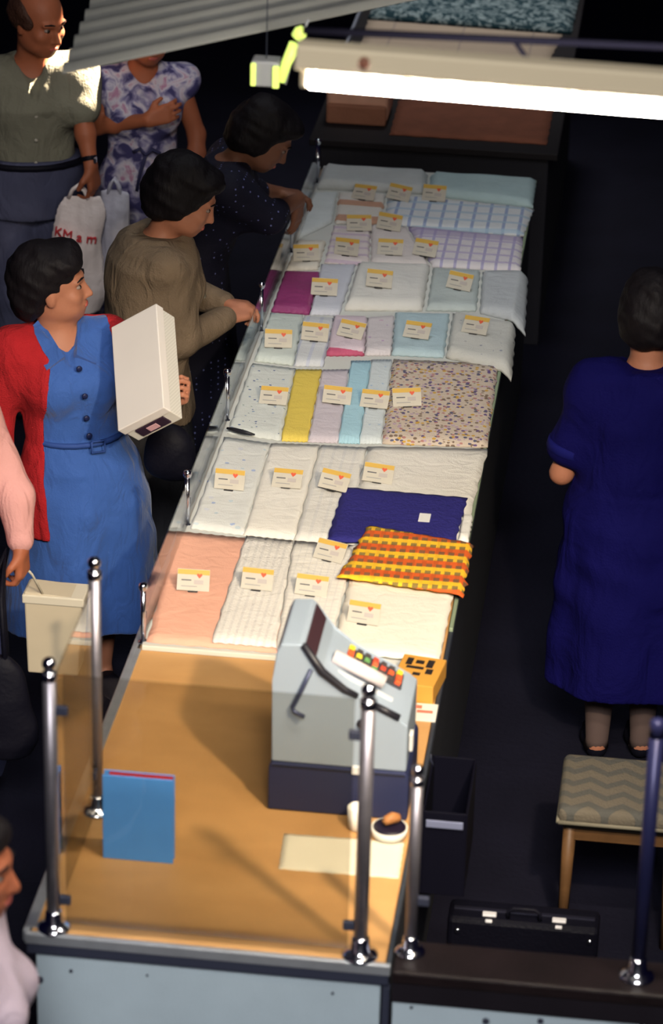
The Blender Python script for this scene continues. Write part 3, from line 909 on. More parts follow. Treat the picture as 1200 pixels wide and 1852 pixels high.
for x in (0.88, 1.2):
    tube('suspension_rod', [(x, 0, 0.080), (x, 0, 1.6)], 0.004, DARKTRIM, lamp)

# a shaded bulb over the aisle end of the counter; it throws the register's shadow
pb = thing('pendant_lamp', 'shaded bulb hanging over the aisle end of the counter', 'lamp', (1.78, -1.0, 3.25))
lathe('shade', [(0.13, 0.0), (0.135, 0.002), (0.05, 0.11), (0.025, 0.13), (0.020, 0.13), (0.046, 0.106), (0.125, 0.0)], mat('shade_green', (0.03, 0.08, 0.05), 0.5), pb, n=24)
lathe('bulb', [(0.012, 0.10), (0.014, 0.07), (0.028, 0.045), (0.030, 0.03), (0.022, 0.012), (0.006, 0.004)][::-1], mat('bulb_glow', (1, 0.9, 0.7), 0.4, emit=(1.0, 0.8, 0.5), emit_s=6.0), pb, n=16)
tube('flex', [(0, 0, 0.12), (0, 0, 1.5)], 0.003, DARKTRIM, pb)
pd = bpy.data.lights.new('bulb_light', 'SPOT')
pd.spot_size = math.radians(46)
pd.spot_blend = 0.6
pd.energy = 480
pd.color = (1.0, 0.80, 0.55)
pd.shadow_soft_size = 0.06
po = bpy.data.objects.new('bulb_light', pd)
COL.objects.link(po)
po.parent = pb
po.location = (0, 0, -0.06)
po.rotation_euler = (Vector((0.42, 1.45, 0.9)) - Vector((1.78, -1.0, 3.19))).to_track_quat('-Z', 'Y').to_euler()

bar = thing('cable_conduit', 'thin dark conduit running above the fluorescent lamp', 'conduit', (0.60, 0.32, 3.14))
tube('pipe', [(0, 0, 0), (0.7, 0.035, 0.0), (1.6, 0.08, 0.0)], 0.009, mat('conduit_dark', (0.003, 0.003, 0.006), 0.9, spec=0.0), bar, 10)
tube('bracket', [(0.47, 0.03, -0.005), (0.50, 0.03, -0.045), (0.53, 0.03, -0.05)], 0.006, mat('conduit_dark'), bar)
for x in (1.1, 1.5):
    tube('hanger', [(x, 0.02, 0.0), (x, 0.02, 1.5)], 0.003, mat('conduit_dark'), bar)

# small hanging lantern with greenish strips
ln = thing('hanging_lantern', 'small grey lantern with glowing yellow-green glass strips', 'lantern', (0.36, 1.47, 2.67))
LG = mat('lantern_grey', (0.22, 0.23, 0.25), 0.5)
GREEN = mat('lantern_glow', (0.5, 0.6, 0.1), 0.4, emit=(0.60, 0.78, 0.20), emit_s=0.85)
box('housing', (0.0, 0, 0.0), (0.075, 0.06, 0.07), LG, ln, 0.006)
box('glow_strip', (-0.030, -0.034, 0.0), (0.014, 0.012, 0.062), GREEN, ln, 0.003)
box('glow_strip', (0.030, -0.034, -0.004), (0.018, 0.012, 0.060), GREEN, ln, 0.003)
bm = bmesh.new()
b_tube(bm, [(0.044, -0.02, -0.02), (0.055, -0.02, 0.03), (0.078, -0.02, 0.085)], [0.010, 0.014, 0.017], 8)
bm_obj('glow_strip', bm, GREEN, ln, True)
bm = bmesh.new()
b_tube(bm, [(0.080, -0.02, 0.102), (0.092, -0.02, 0.118), (0.100, -0.02, 0.128)], [0.016, 0.019, 0.012], 8)
bm_obj('glow_strip', bm, GREEN, ln, True)
tube('hanging_wire', [(0.0, 0, 0.03), (0.0, 0, 1.8)], 0.0015, DARKTRIM, ln)
tube('side_frame', [(0.052, -0.008, -0.03), (0.065, -0.008, 0.03), (0.11, -0.008, 0.15)], 0.004, LG, ln)

# ------------------------------------------------------------------ corrugated awning
aw = thing('corrugated_awning', 'grey corrugated metal awning sheet above the aisle', 'awning', (-0.11, 1.10, 2.75))
ux = Vector((0.80, 0.82, 0)).normalized()
vx = Vector((-0.05, 0.65, 0.0)).normalized()
nu, nv, per = 2, 200, 0.088
verts, faces = [], []
vd = Vector((-ux.y, ux.x, 0))
for j in range(nv + 1):
    v = j / nv * 0.80
    hgt = 0.020 * math.sin(2 * math.pi * v / per)
    for k in (0, 1):
        for i in range(nu + 1):
            u = i / nu * 1.7
            # left end follows its own cut line
            off = vx * (v / vx.dot(vd))
            p = ux * u + off + Vector((0, 0, hgt - 0.0016 * k))
            verts.append(p)
w = nu + 1
for j in range(nv):
    for i in range(nu):
        a = j * 2 * w + i
        faces.append((a, a + 1, a + 2 * w + 1, a + 2 * w))
        b = a + w
        faces.append((b, b + 2 * w, b + 2 * w + 1, b + 1))
    for i in (0, nu):
        a = j * 2 * w + i
        faces.append((a, a + 2 * w, a + 3 * w, a + w))
for i in range(nu):
    faces.append((i, i + w, i + w + 1, i + 1))
mk('sheet', verts, faces, mat('awning_metal', (0.15, 0.155, 0.15), 0.6, 0.0, var=0.2, vscale=4, bump=0.1, bscale=80), aw, True)
tube('support_rod', [ux * 1.5 + vd * 0.7, ux * 1.5 + vd * 0.7 + Vector((0, 0, 2.4))], 0.008, DARKTRIM, aw)

# ------------------------------------------------------------------ neighbouring stall behind
nb = thing('neighbour_counter', 'dark counter of the stall beyond, behind the lamp', 'counter', (0.44, 7.35, 0))
NBM = mat('neighbour_dark', (0.006, 0.004, 0.006), 0.7, var=0.3)
box('counter_top', (0, 0, 0.885), (1.06, 2.56, 0.03), NBM, nb, 0.004)
box('base_cabinet', (0, 0.02, 0.43), (0.98, 2.48, 0.86), mat('neighbour_base', (0.010, 0.010, 0.016), 0.7), nb, 0.004)
box('side_rail', (-0.525, 0.52, 0.915), (0.014, 1.48, 0.03), mat('rail_pale', (0.22, 0.24, 0.30), 0.5), nb, 0.003)
def cl2(label, quad, m, th=0.012, **k):
    o = cloth(label, quad, m, 0.901, th, **k)
    o['group'] = 'goods on the stall beyond'
    return o
cl2('brown cloth lying across the stall beyond', [(0.23, 6.66), (0.92, 6.72), (0.92, 6.18), (0.24, 6.18)], cm('nb_brown', (0.20, 0.07, 0.04), var=0.3), 0.012)
cl2('dark teal cloth with pale leafy print on the stall beyond', [(-0.05, 8.50), (0.95, 8.60), (0.94, 7.80), (-0.04, 7.86)], cm('nb_teal', (0.02, 0.08, 0.1), pattern=lambda g, v: g.ramp(g.noise(v, 26, 5.0, 1.2), [(0.47, (0.012, 0.045, 0.062)), (0.56, (0.26, 0.34, 0.36))])), 0.03, amp=0.012)
cl2('beige cloth with fold lines below the teal print', [(-0.04, 7.83), (0.90, 7.78), (0.86, 7.34), (-0.02, 7.17)], cm('nb_beige', W1, pattern=pat_stripes((0.44, 0.35, 0.27), (0.32, 0.26, 0.22), 0.33, 0.012, 0, 0.8)), 0.012)
pk = thing('cloth_bundle', 'folded brownish pink cloth bundle on the stall beyond', 'cloth', (0.085, 6.43, 0.901))
bm = bmesh.new()
b_box(bm, (0, 0, 0.075), (0.27, 0.25, 0.15), 0.03, None, 4)
bm_obj('bundle', bm, cm('nb_pinkbrown', (0.50, 0.27, 0.19), var=0.2), pk, True)
box('lower_fold', (0, -0.135, 0.045), (0.26, 0.03, 0.088), cm('nb_fold', (0.24, 0.10, 0.06)), pk, 0.01)
t = copy_tree(proto)
t.location = (0.155, 6.47, 1.053)
t.rotation_euler = (math.radians(-30), 0, math.radians(-8))
tag(t, 'white price tag on the brownish pink bundle of the stall beyond', 'price tag', 'price tags standing on the cloths')


# ------------------------------------------------------------------ people: smooth distance-field bodies
def V(*a):
    return np.array(a, dtype=np.float64)


def unit(v):
    v = np.asarray(v, float)
    return v / (np.linalg.norm(v) + 1e-12)


class Field:
    def __init__(s):
        s.p = []

    def cone(s, a, b, ra, rb, k=0.02, neg=False):
        a, b = np.asarray(a, float), np.asarray(b, float)
        r = max(ra, rb)
        s.p.append(('c', np.minimum(a, b) - r, np.maximum(a, b) + r, (a, b, ra, rb), k, neg))

    def ell(s, c, rad, M=None, k=0.02, neg=False):
        c = np.asarray(c, float)
        R = max(rad)
        M = np.eye(3) if M is None else M      # rows are local axes
        s.p.append(('e', c - R, c + R, (c, np.asarray(rad, float), M), k, neg))

    def loft(s, secs, ang, k=0.02, folds=None, neg=False):
        """secs: (z, cx, cy, r_side, r_front); ang: facing angle; folds: (n, amp_top, amp_bottom, phase)"""
        secs = sorted(secs)
        a = np.array(secs, float)
        R = max(a[:, 3].max(), a[:, 4].max()) * 1.15
        lo = V(a[:, 1].min() - R, a[:, 2].min() - R, a[0, 0])
        hi = V(a[:, 1].max() + R, a[:, 2].max() + R, a[-1, 0])
        s.p.append(('l', lo, hi, (a, ang, folds), k, neg))

    def fn(s, lo, hi, func, k=0.01, neg=True):
        s.p.append(('f', V(*lo), V(*hi), func, k, neg))

    def mesh(s, h=0.007, disp=None):
        pos = [p for p in s.p if not p[5]]
        lo = np.min([p[1] for p in pos], 0) - 4 * h
        hi = np.max([p[2] for p in pos], 0) + 4 * h
        n = np.ceil((hi - lo) / h).astype(int) + 1
        ax = [lo[i] + h * np.arange(n[i]) for i in range(3)]
        f = np.full(n, 0.2, np.float32)
        for typ, l, u, dat, k, neg in s.p:
            mg = k + 3 * h
            i0 = np.clip(np.floor((l - mg - lo) / h).astype(int), 0, n - 1)
            i1 = np.clip(np.ceil((u + mg - lo) / h).astype(int) + 1, 1, n)
            if np.any(i1 <= i0):
                continue
            X = ax[0][i0[0]:i1[0]][:, None, None]
            Y = ax[1][i0[1]:i1[1]][None, :, None]
            Z = ax[2][i0[2]:i1[2]][None, None, :]
            if typ == 'c':
                a, b, ra, rb = dat
                d = b - a
                L2 = max(d @ d, 1e-10)
                px, py, pz = X - a[0], Y - a[1], Z - a[2]
                t = np.clip((px * d[0] + py * d[1] + pz * d[2]) / L2, 0, 1)
                D = np.sqrt((px - t * d[0]) ** 2 + (py - t * d[1]) ** 2 + (pz - t * d[2]) ** 2) - (ra + (rb - ra) * t)
            elif typ == 'f':
                D = np.broadcast_to(dat(X, Y, Z), (X.shape[0], Y.shape[1], Z.shape[2]))
            elif typ == 'e':
                c, r, M = dat
                px, py, pz = X - c[0], Y - c[1], Z - c[2]
                q = 0
                for i in range(3):
                    q = q + ((px * M[i, 0] + py * M[i, 1] + pz * M[i, 2]) / r[i]) ** 2
                D = (np.sqrt(q) - 1) * r.min()
            else:
                a, ang, folds = dat
                z1 = Z.ravel()
                cx, cy, rs, rf = [np.interp(z1, a[:, 0], a[:, i])[None, None, :] for i in (1, 2, 3, 4)]
                ca, sa = math.cos(ang), math.sin(ang)
                px, py = X - cx, Y - cy
                fr = px * ca + py * sa
                sd = px * sa - py * ca
                sc = 1.0
                if folds:
                    nf, a0, a1, ph = folds
                    th = np.arctan2(fr / rf, sd / rs)
                    tt = np.clip((a[-1, 0] - Z) / (a[-1, 0] - a[0, 0]), 0, 1)
                    am = a0 + (a1 - a0) * tt
                    sc = 1 + am * (np.sin(nf * th + ph) + 0.5 * np.sin((nf * 1.0 + 3) * th + 2.1 * ph + 2 * tt))
                q = np.sqrt((sd / rs) ** 2 + (fr / rf) ** 2) / sc
                D = (q - 1) * np.minimum(rs, rf)
                D = np.maximum(D, np.maximum(a[0, 0] - Z, Z - a[-1, 0]))
            sub = f[i0[0]:i1[0], i0[1]:i1[1], i0[2]:i1[2]]
            D = D.astype(np.float32)
            if neg:
                hh = np.maximum(k - np.abs(sub + D), 0) / k
                sub[...] = np.maximum(sub, -D) + hh * hh * k * 0.25
            else:
                hh = np.maximum(k - np.abs(sub - D), 0) / k
                sub[...] = np.minimum(sub, D) - hh * hh * k * 0.25
        if disp is not None:
            f += disp(ax[0][:, None, None], ax[1][None, :, None], ax[2][None, None, :]).astype(np.float32)
        f[0], f[-1] = 0.2, 0.2
        f[:, 0], f[:, -1] = 0.2, 0.2
        f[:, :, 0], f[:, :, -1] = 0.2, 0.2
        ins = f < 0
        c = ins.astype(np.int8)
        s8 = sum(c[i:n[0] - 1 + i, j:n[1] - 1 + j, k:n[2] - 1 + k] for i in (0, 1) for j in (0, 1) for k in (0, 1))
        cells = np.argwhere((s8 > 0) & (s8 < 8))
        idx = np.full(n - 1, -1, np.int64)
        idx[cells[:, 0], cells[:, 1], cells[:, 2]] = np.arange(len(cells))
        acc = np.zeros((len(cells), 3))
        cnt = np.zeros(len(cells))
        corners = [(i, j, k) for i in (0, 1) for j in (0, 1) for k in (0, 1)]
        for p in corners:
            for axi in range(3):
                if p[axi]:
                    continue
                q = list(p)
                q[axi] = 1
                fa = f[cells[:, 0] + p[0], cells[:, 1] + p[1], cells[:, 2] + p[2]]
                fb = f[cells[:, 0] + q[0], cells[:, 1] + q[1], cells[:, 2] + q[2]]
                m = (fa < 0) != (fb < 0)
                t = np.where(m, fa / np.where(m, fa - fb, 1), 0)
                pt = np.tile(np.array(p, float), (len(cells), 1))
                pt[:, axi] = t
                acc += pt * m[:, None]
                cnt += m
        vs = lo + (cells + acc / cnt[:, None]) * h
        quads = []
        for axi in range(3):
            sl0 = [slice(None)] * 3
            sl1 = [slice(None)] * 3
            sl0[axi] = slice(0, -1)
            sl1[axi] = slice(1, None)
            a, b = ins[tuple(sl0)], ins[tuple(sl1)]
            e = np.argwhere(a != b)
            o1, o2 = [i for i in range(3) if i != axi]
            e = e[(e[:, o1] > 0) & (e[:, o2] > 0)]

            def cell(d1, d2):
                g = e.copy()
                g[:, o1] -= d1
                g[:, o2] -= d2
                return idx[g[:, 0], g[:, 1], g[:, 2]]
            q = np.stack([cell(1, 1), cell(0, 1), cell(0, 0), cell(1, 0)], 1)
            flip = ~a[e[:, 0], e[:, 1], e[:, 2]]
            if axi == 1:
                flip = ~flip
            q[flip] = q[flip][:, ::-1]
            quads.append(q)
        return vs, np.concatenate(quads)


def field_obj(name, fld, m, parent, h=0.007, disp=None):
    vs, qs = fld.mesh(h, disp)
    # one relaxation pass
    for it in range(2):
        acc = np.zeros_like(vs)
        cnt = np.zeros(len(vs))
        for i in range(4):
            j = (i + 1) % 4
            np.add.at(acc, qs[:, i], vs[qs[:, j]])
            np.add.at(cnt, qs[:, i], 1)
            np.add.at(acc, qs[:, j], vs[qs[:, i]])
            np.add.at(cnt, qs[:, j], 1)
        vs = vs * 0.5 + 0.5 * acc / cnt[:, None]
    me = bpy.data.meshes.new(name)
    me.vertices.add(len(vs))
    me.vertices.foreach_set('co', vs.astype(np.float32).ravel())
    me.loops.add(qs.size)
    me.loops.foreach_set('vertex_index', qs.astype(np.int32).ravel())
    me.polygons.add(len(qs))
    me.polygons.foreach_set('loop_start', np.arange(0, qs.size, 4, dtype=np.int32))
    me.polygons.foreach_set('use_smooth', np.ones(len(qs), bool))
    me.update(calc_edges=True)
    me.validate()
    me.materials.append(m)
    o = bpy.data.objects.new(name, me)
    COL.objects.link(o)
    o.parent = parent
    return o


def wrinkle(amp, sx=14, sy=17, sz=23, ph=0.0):
    def f(X, Y, Z):
        return amp * (np.sin(sx * X + 6 * Z + ph + 2.0 * np.sin(9 * Z + 5 * Y)) * np.sin(sz * Z + 7 * Y + 5 * X + ph) + 0.6 * np.sin(1.9 * sy * Y - 1.4 * sz * Z + 11 * X + ph))
    return f


class Fig:
    """a standing figure; local coordinates are world axes with the origin at the feet"""
    def __init__(s, base, face, ht=1.62, lean=(0, 0), head_yaw=None, head_pitch=0.0, head_roll=0.0, head_off=(0, 0, 0), fat=1.0, hs=1.08):
        s.base = V(base[0], base[1], 0)
        s.k = k = ht / 1.65
        s.ang = math.radians(face)
        s.f = V(math.cos(s.ang), math.sin(s.ang), 0)
        s.r = V(s.f[1], -s.f[0], 0)
        s.fat = fat
        s.hs = hs
        L = V(lean[0], lean[1], 0)
        s.L = L
        s.neck = V(0, 0, 1.405 * k) + L
        s.sh = {+1: s.neck + V(0, 0, -0.055 * k) + s.r * 0.170 * k, -1: s.neck + V(0, 0, -0.055 * k) - s.r * 0.170 * k}
        s.hip = {d: V(0, 0, 0.88 * k) + s.r * 0.08 * k * d for d in (1, -1)}
        s.knee = {d: V(0, 0, 0.47 * k) + s.r * 0.075 * k * d + s.f * 0.02 for d in (1, -1)}
        s.ank = {d: V(0, 0, 0.075 * k) + s.r * 0.075 * k * d - s.f * 0.02 for d in (1, -1)}
        s.el, s.wr = {}, {}
        for d in (1, -1):
            s.el[d] = s.sh[d] + s.r * 0.045 * d * k + V(0, 0, -0.29 * k) - s.f * 0.02
            s.wr[d] = s.el[d] + V(0, 0, -0.24 * k) + s.f * 0.05
        s.hand = {}
        hy = math.radians(face if head_yaw is None else head_yaw)
        hp = math.radians(head_pitch)
        hr = math.radians(head_roll)
        F = V(math.cos(hy) * math.cos(hp), math.sin(hy) * math.cos(hp), -math.sin(hp))
        R0 = V(math.sin(hy), -math.cos(hy), 0)
        U0 = np.cross(R0, F)
        R = R0 * math.cos(hr) + U0 * math.sin(hr)
        U = np.cross(R, F)
        s.HM = np.stack([R, F, U])          # rows: right, forward, up
        s.head = s.neck + V(0, 0, 0.055 * k) + U * 0.105 * k * hs + F * 0.02 * k + V(*head_off)

    def arm(s, d, elbow, wrist):
        s.el[d] = V(*elbow) - s.base
        s.wr[d] = V(*wrist) - s.base
        return s

    def hp(s, x, y, z):
        return s.head + (V(x, y, z) * s.k * s.hs) @ s.HM

    def secs(s, rows, g=0.0):
        """rows (z, side, front, forward shift) at height for k=1, leaning with the spine"""
        out = []
        for z, a, b, sh in rows:
            t = np.clip((z - 0.90) / 0.50, 0, 1.05)
            c = s.L * t + s.f * sh
            out.append((z * s.k, c[0], c[1], (a * s.fat + g) * s.k, (b * s.fat + g) * s.k))
        return out

    TORSO = [(0.80, 0.150, 0.105, 0.0), (0.90, 0.165, 0.112, -0.005), (1.02, 0.130, 0.092, 0.0), (1.12, 0.128, 0.095, 0.008), (1.24, 0.150, 0.108, 0.012), (1.33, 0.158, 0.088, 0.0), (1.39, 0.110, 0.066, -0.008), (1.415, 0.060, 0.055, -0.008)]

    def body(s, parent, skin, name='body', hands=True, hgt=0.0065):
        k = s.k
        F = Field()
        F.loft(s.secs(s.TORSO, -0.012), s.ang, 0.03)
        for d in (1, -1):
            F.cone(s.sh[d] - s.r * d * 0.03, s.el[d], 0.048 * k, 0.037 * k, 0.03)
            F.cone(s.el[d], s.el[d] * 0.65 + s.wr[d] * 0.35, 0.036 * k, 0.038 * k, 0.02)
            F.cone(s.el[d] * 0.65 + s.wr[d] * 0.35, s.wr[d], 0.038 * k, 0.025 * k, 0.02)
            F.cone(s.hip[d], s.knee[d], 0.080 * k, 0.052 * k, 0.03)
            F.cone(s.knee[d], s.knee[d] * 0.65 + s.ank[d] * 0.35, 0.050 * k, 0.052 * k, 0.02)
            F.cone(s.knee[d] * 0.65 + s.ank[d] * 0.35, s.ank[d], 0.052 * k, 0.032 * k, 0.02)
            F.cone(s.ank[d] + V(0, 0, -0.03), s.ank[d] + s.f * 0.14 * k + V(0, 0, -0.045 * k), 0.034 * k, 0.026 * k, 0.02)
            if d in s.hand:
                s._hand(F, d, *s.hand[d])
            elif hands:
                dr = unit(s.wr[d] - s.el[d])
                s._hand(F, d, dr, unit(-s.r * d + 0.001 * s.f), s.f, 0.35)
        # neck and head
        F.cone(s.neck - V(0, 0, 0.03 * k), s.hp(0, -0.02, -0.06), 0.058 * k, 0.052 * k, 0.03)
        E = lambda c, r, kk=0.015, neg=False: F.ell(s.hp(*c), [v * k * s.hs for v in r], s.HM, kk, neg)
        E((0, -0.015, 0.035), (0.076, 0.096, 0.085), 0.02)
        E((0, 0.022, -0.030), (0.060, 0.070, 0.085), 0.03)
        E((0, 0.060, -0.088), (0.026, 0.024, 0.020), 0.03)
        for d in (1, -1):
            E((d * 0.045, 0.025, -0.060), (0.020, 0.040, 0.026), 0.03)
            E((d * 0.040, 0.062, -0.022), (0.022, 0.020, 0.018), 0.02)
            E((d * 0.030, 0.098, 0.006), (0.017, 0.018, 0.011), 0.012, True)
            F.cone(s.hp(d * 0.012, 0.086, 0.026), s.hp(d * 0.046, 0.076, 0.024), 0.010 * k, 0.008 * k, 0.012)
            E((d * 0.074, -0.005, -0.012), (0.009, 0.017, 0.030), 0.008)
            F.ell(s.hp(d * 0.010, 0.094, -0.038), [0.008 * k] * 3, None, 0.008)
        F.cone(s.hp(0, 0.086, 0.012), s.hp(0, 0.108, -0.032), 0.008 * k, 0.012 * k, 0.012)
        E((0, 0.084, -0.058), (0.024, 0.013, 0.007), 0.008)
        E((0, 0.082, -0.071), (0.021, 0.013, 0.008), 0.008)
        o = field_obj(name, F, skin, parent, hgt)
        # face details
        for d in (1, -1):
            c = s.hp(d * 0.030, 0.0750, 0.005)
            e = s._small('eye', c, (0.0125, 0.0105, 0.0070), EYE, parent)
            s._small('iris', s.hp(d * 0.030, 0.0825, 0.005), (0.0068, 0.0045, 0.0064), IRIS, e)
            bm = bmesh.new()
            b_tube(bm, [Vector(s.hp(d * 0.014, 0.0925, 0.028)), Vector(s.hp(d * 0.032, 0.090, 0.033)), Vector(s.hp(d * 0.050, 0.078, 0.028))], [0.0030, 0.0038, 0.002], 6)
            bm_obj('eyebrow', bm, HAIR, parent, True)
        s._small('lips', s.hp(0, 0.0925, -0.0635), (0.020, 0.0070, 0.0085), LIP, parent)
        return o

    def _small(s, name, c, r, m, parent):
        bm = bmesh.new()
        bmesh.ops.create_uvsphere(bm, u_segments=12, v_segments=8, radius=1.0)
        M = Matrix([list(row) for row in s.HM]).transposed() @ Matrix.Diagonal([v * s.k * s.hs for v in r])
        bmesh.ops.transform(bm, matrix=M.to_4x4(), verts=bm.verts)
        bmesh.ops.translate(bm, vec=Vector(c), verts=bm.verts)
        return bm_obj(name, bm, m, parent, True)

    def _hand(s, F, d, dr, pn, thumb, curl, spread=1.0):
        """dr finger direction, pn the way the palm looks, thumb the thumb side"""
        k = s.k
        w = s.wr[d]
        dr = unit(dr)
        thumb = unit(thumb - dr * (thumb @ dr))
        pn = unit(np.cross(dr, thumb)) * (1 if np.cross(dr, thumb) @ pn > 0 else -1)
        for i, (a, ln) in enumerate(((0.030, 0.074), (0.010, 0.083), (-0.011, 0.077), (-0.030, 0.060))):
            kn = w + dr * (0.088 - 0.006 * abs(i - 1)) * k + thumb * a * k
            F.cone(w + thumb * a * 0.5 * k, kn, 0.017 * k, 0.0125 * k, 0.012)
            p = kn
            c = math.radians(curl * 45)
            for sg, rr in ((0.45, 0.0100), (0.31, 0.0092), (0.24, 0.0082)):
                v = dr * math.cos(c) + pn * math.sin(c) + thumb * (a * 1.5 * spread)
                p2 = p + unit(v) * ln * sg * k
                F.cone(p, p2, rr * k, (rr - 0.0008) * k, 0.004)
                p = p2
                c += math.radians(curl * 62)
        b0 = w + dr * 0.022 * k + thumb * 0.022 * k
        b1 = b0 + unit(dr * 0.6 + thumb * 0.7 + pn * 0.35) * 0.042 * k
        b2 = b1 + unit(dr * 0.9 + thumb * 0.25 + pn * (0.3 + 0.5 * curl)) * 0.034 * k
        F.cone(b0, b1, 0.016 * k, 0.0125 * k, 0.012)
        F.cone(b1, b2, 0.012 * k, 0.0098 * k, 0.004)

    def hair(s, parent, style='bob', name='hair', m=HAIR, amp=0.0018):
        F = Field()
        k = s.k
        E = lambda c, r, kk=0.02, neg=False: F.ell(s.hp(*c), [v * k * s.hs for v in r], s.HM, kk, neg)
        if style == 'bald':
            E((0, -0.035, 0.020), (0.083, 0.085, 0.075))
            for d in (1, -1):
                E((d * 0.068, 0.0, 0.022), (0.016, 0.045, 0.034))
            E((0, 0.060, 0.070), (0.085, 0.100, 0.075), 0.012, True)
            E((0, 0.100, -0.03), (0.064, 0.09, 0.10), 0.012, True)
        else:
            big = {'bob': 1.0, 'full': 1.06, 'short': 0.96, 'swept': 1.04}[style]
            E((0, -0.028, 0.050), (0.088 * big, 0.106 * big, 0.090 * big))
            E((0, -0.065, -0.005), (0.085 * big, 0.074 * big, 0.085))
            E((0.012, 0.048, 0.088), (0.064 * big, 0.046, 0.038 * big))
            if style in ('bob', 'full'):
                for d in (1, -1):
                    E((d * 0.072, -0.022, -0.012), (0.026, 0.046, 0.056))
                E((0, -0.065, -0.060), (0.074, 0.050, 0.045))
            elif style == 'swept':
                E((0, -0.080, -0.055), (0.068, 0.046, 0.055))
                E((-0.02, 0.030, 0.105), (0.06, 0.05, 0.034))
                for d in (1, -1):
                    E((d * 0.092, 0.022, -0.040), (0.034, 0.040, 0.050), 0.01, True)
            E((0, 0.104, -0.022), (0.064, 0.078, 0.094), 0.014, True)
            E((0, 0.030, -0.120), (0.060, 0.075, 0.060), 0.014, True)
        ds = (lambda X, Y, Z: amp * (np.sin(95 * X + 40 * Z) * np.sin(88 * Y + 3 * np.sin(60 * Z)) + 0.6 * np.sin(120 * Z + 50 * X)) + 2.2 * amp * np.sin(41 * X + 17 * Z) * np.sin(37 * Y - 29 * Z)) if amp else None
        return field_obj(name, F, m, parent, 0.0065, ds)

    def top(s, parent, m, name, g=0.012, zmin=0.86, sleeve=1.0, rows=None, bust=0.0, sl_r=(0.064, 0.054, 0.042), wr=0.0025, h=0.007, cut=None, extra=None, folds=None):
        """garment over torso and sleeves; sleeve 0..2: 1 = to the elbow, 2 = to the wrist"""
        F = Field()
        k = s.k
        T = [r for r in (rows or s.TORSO) if r[0] > zmin + 0.02]
        base = rows or s.TORSO
        zs = [r[0] for r in base]
        T = [(zmin,) + tuple(float(np.interp(zmin, zs, [r[i] for r in base])) for i in (1, 2, 3))] + T
        F.loft(s.secs(T, g), s.ang, 0.03, folds)
        if bust:
            for d in (1, -1):
                c = s.L * 0.72 + s.r * d * 0.070 * k + s.f * (0.088 * s.fat) * k + V(0, 0, 1.215 * k)
                F.ell(c, (0.068 * k * (1 + bust), 0.060 * k * (1 + bust), 0.068 * k * (1 + bust)), None, 0.04)
        for d in (1, -1):
            a, e, w = s.sh[d], s.el[d], s.wr[d]
            F.cone(a - s.r * d * 0.05 + V(0, 0, 0.004), a + V(0, 0, -0.005), min(0.058, sl_r[0]) * k, min(0.064, sl_r[0]) * k, 0.06)
            t = min(sleeve, 1.0)
            F.cone(a, a + (e - a) * t, sl_r[0] * k, (sl_r[0] + (sl_r[1] - sl_r[0]) * t) * k, 0.06)
            if sleeve > 1:
                t = sleeve - 1
                F.cone(e, e + (w - e) * t, sl_r[1] * k, sl_r[2] * k, 0.02)
        # neck opening
        F.cone(s.neck + V(0, 0, -0.015) + s.f * 0.03, s.neck + V(0, 0, 0.08 * k) + s.f * 0.03, 0.056 * k, 0.075 * k, 0.01, True)
        if extra:
            extra(F)
        if cut:
            cut(F)
        return field_obj(name, F, m, parent, h, wrinkle(wr, ph=s.base[0] * 9) if wr else None)

    def skirt(s, parent, m, name, rows, folds=(9, 0.01, 0.06, 0.7), h=0.009, wr=0.002):
        F = Field()
        F.loft(s.secs(rows, 0.006), s.ang, 0.02, folds)
        return field_obj(name, F, m, parent, h, wrinkle(wr) if wr else None)

    def trousers(s, parent, m, name='trousers'):
        F = Field()
        k = s.k
        F.loft(s.secs([(0.80, 0.155, 0.112, 0.0), (0.90, 0.172, 0.122, -0.004), (1.035, 0.158, 0.114, 0.0)], 0.016), s.ang, 0.03)
        for d in (1, -1):
            F.cone(s.hip[d], s.knee[d], 0.098 * k, 0.075 * k, 0.02)
            F.cone(s.knee[d], s.ank[d] + V(0, 0, -0.02), 0.075 * k, 0.066 * k, 0.02)
        return field_obj(name, F, m, parent, 0.009, wrinkle(0.003))

    def shoes(s, parent, m):
        for d in (1, -1):
            F = Field()
            k = s.k
            a = s.ank[d].copy()
            F.cone(V(a[0], a[1], 0.034), V(a[0], a[1], 0.034) + s.f * 0.09 * k, 0.036 * k, 0.040 * k, 0.02)
            F.cone(V(a[0], a[1], 0.034) + s.f * 0.09 * k, V(a[0], a[1], 0.028) + s.f * 0.165 * k, 0.040 * k, 0.026 * k, 0.02)
            F.ell(V(a[0], a[1], -0.05), (0.4, 0.4, 0.051), None, 0.004, True)
            field_obj('shoe', F, m, parent, 0.008)


def person(fig, label, grp='people around the stall'):
    return thing('person', label, 'person', tuple(fig.base), grp)


def strip(name, fig_parent, pts, r, m):
    return tube(name, pts, r, m, fig_parent, 8)

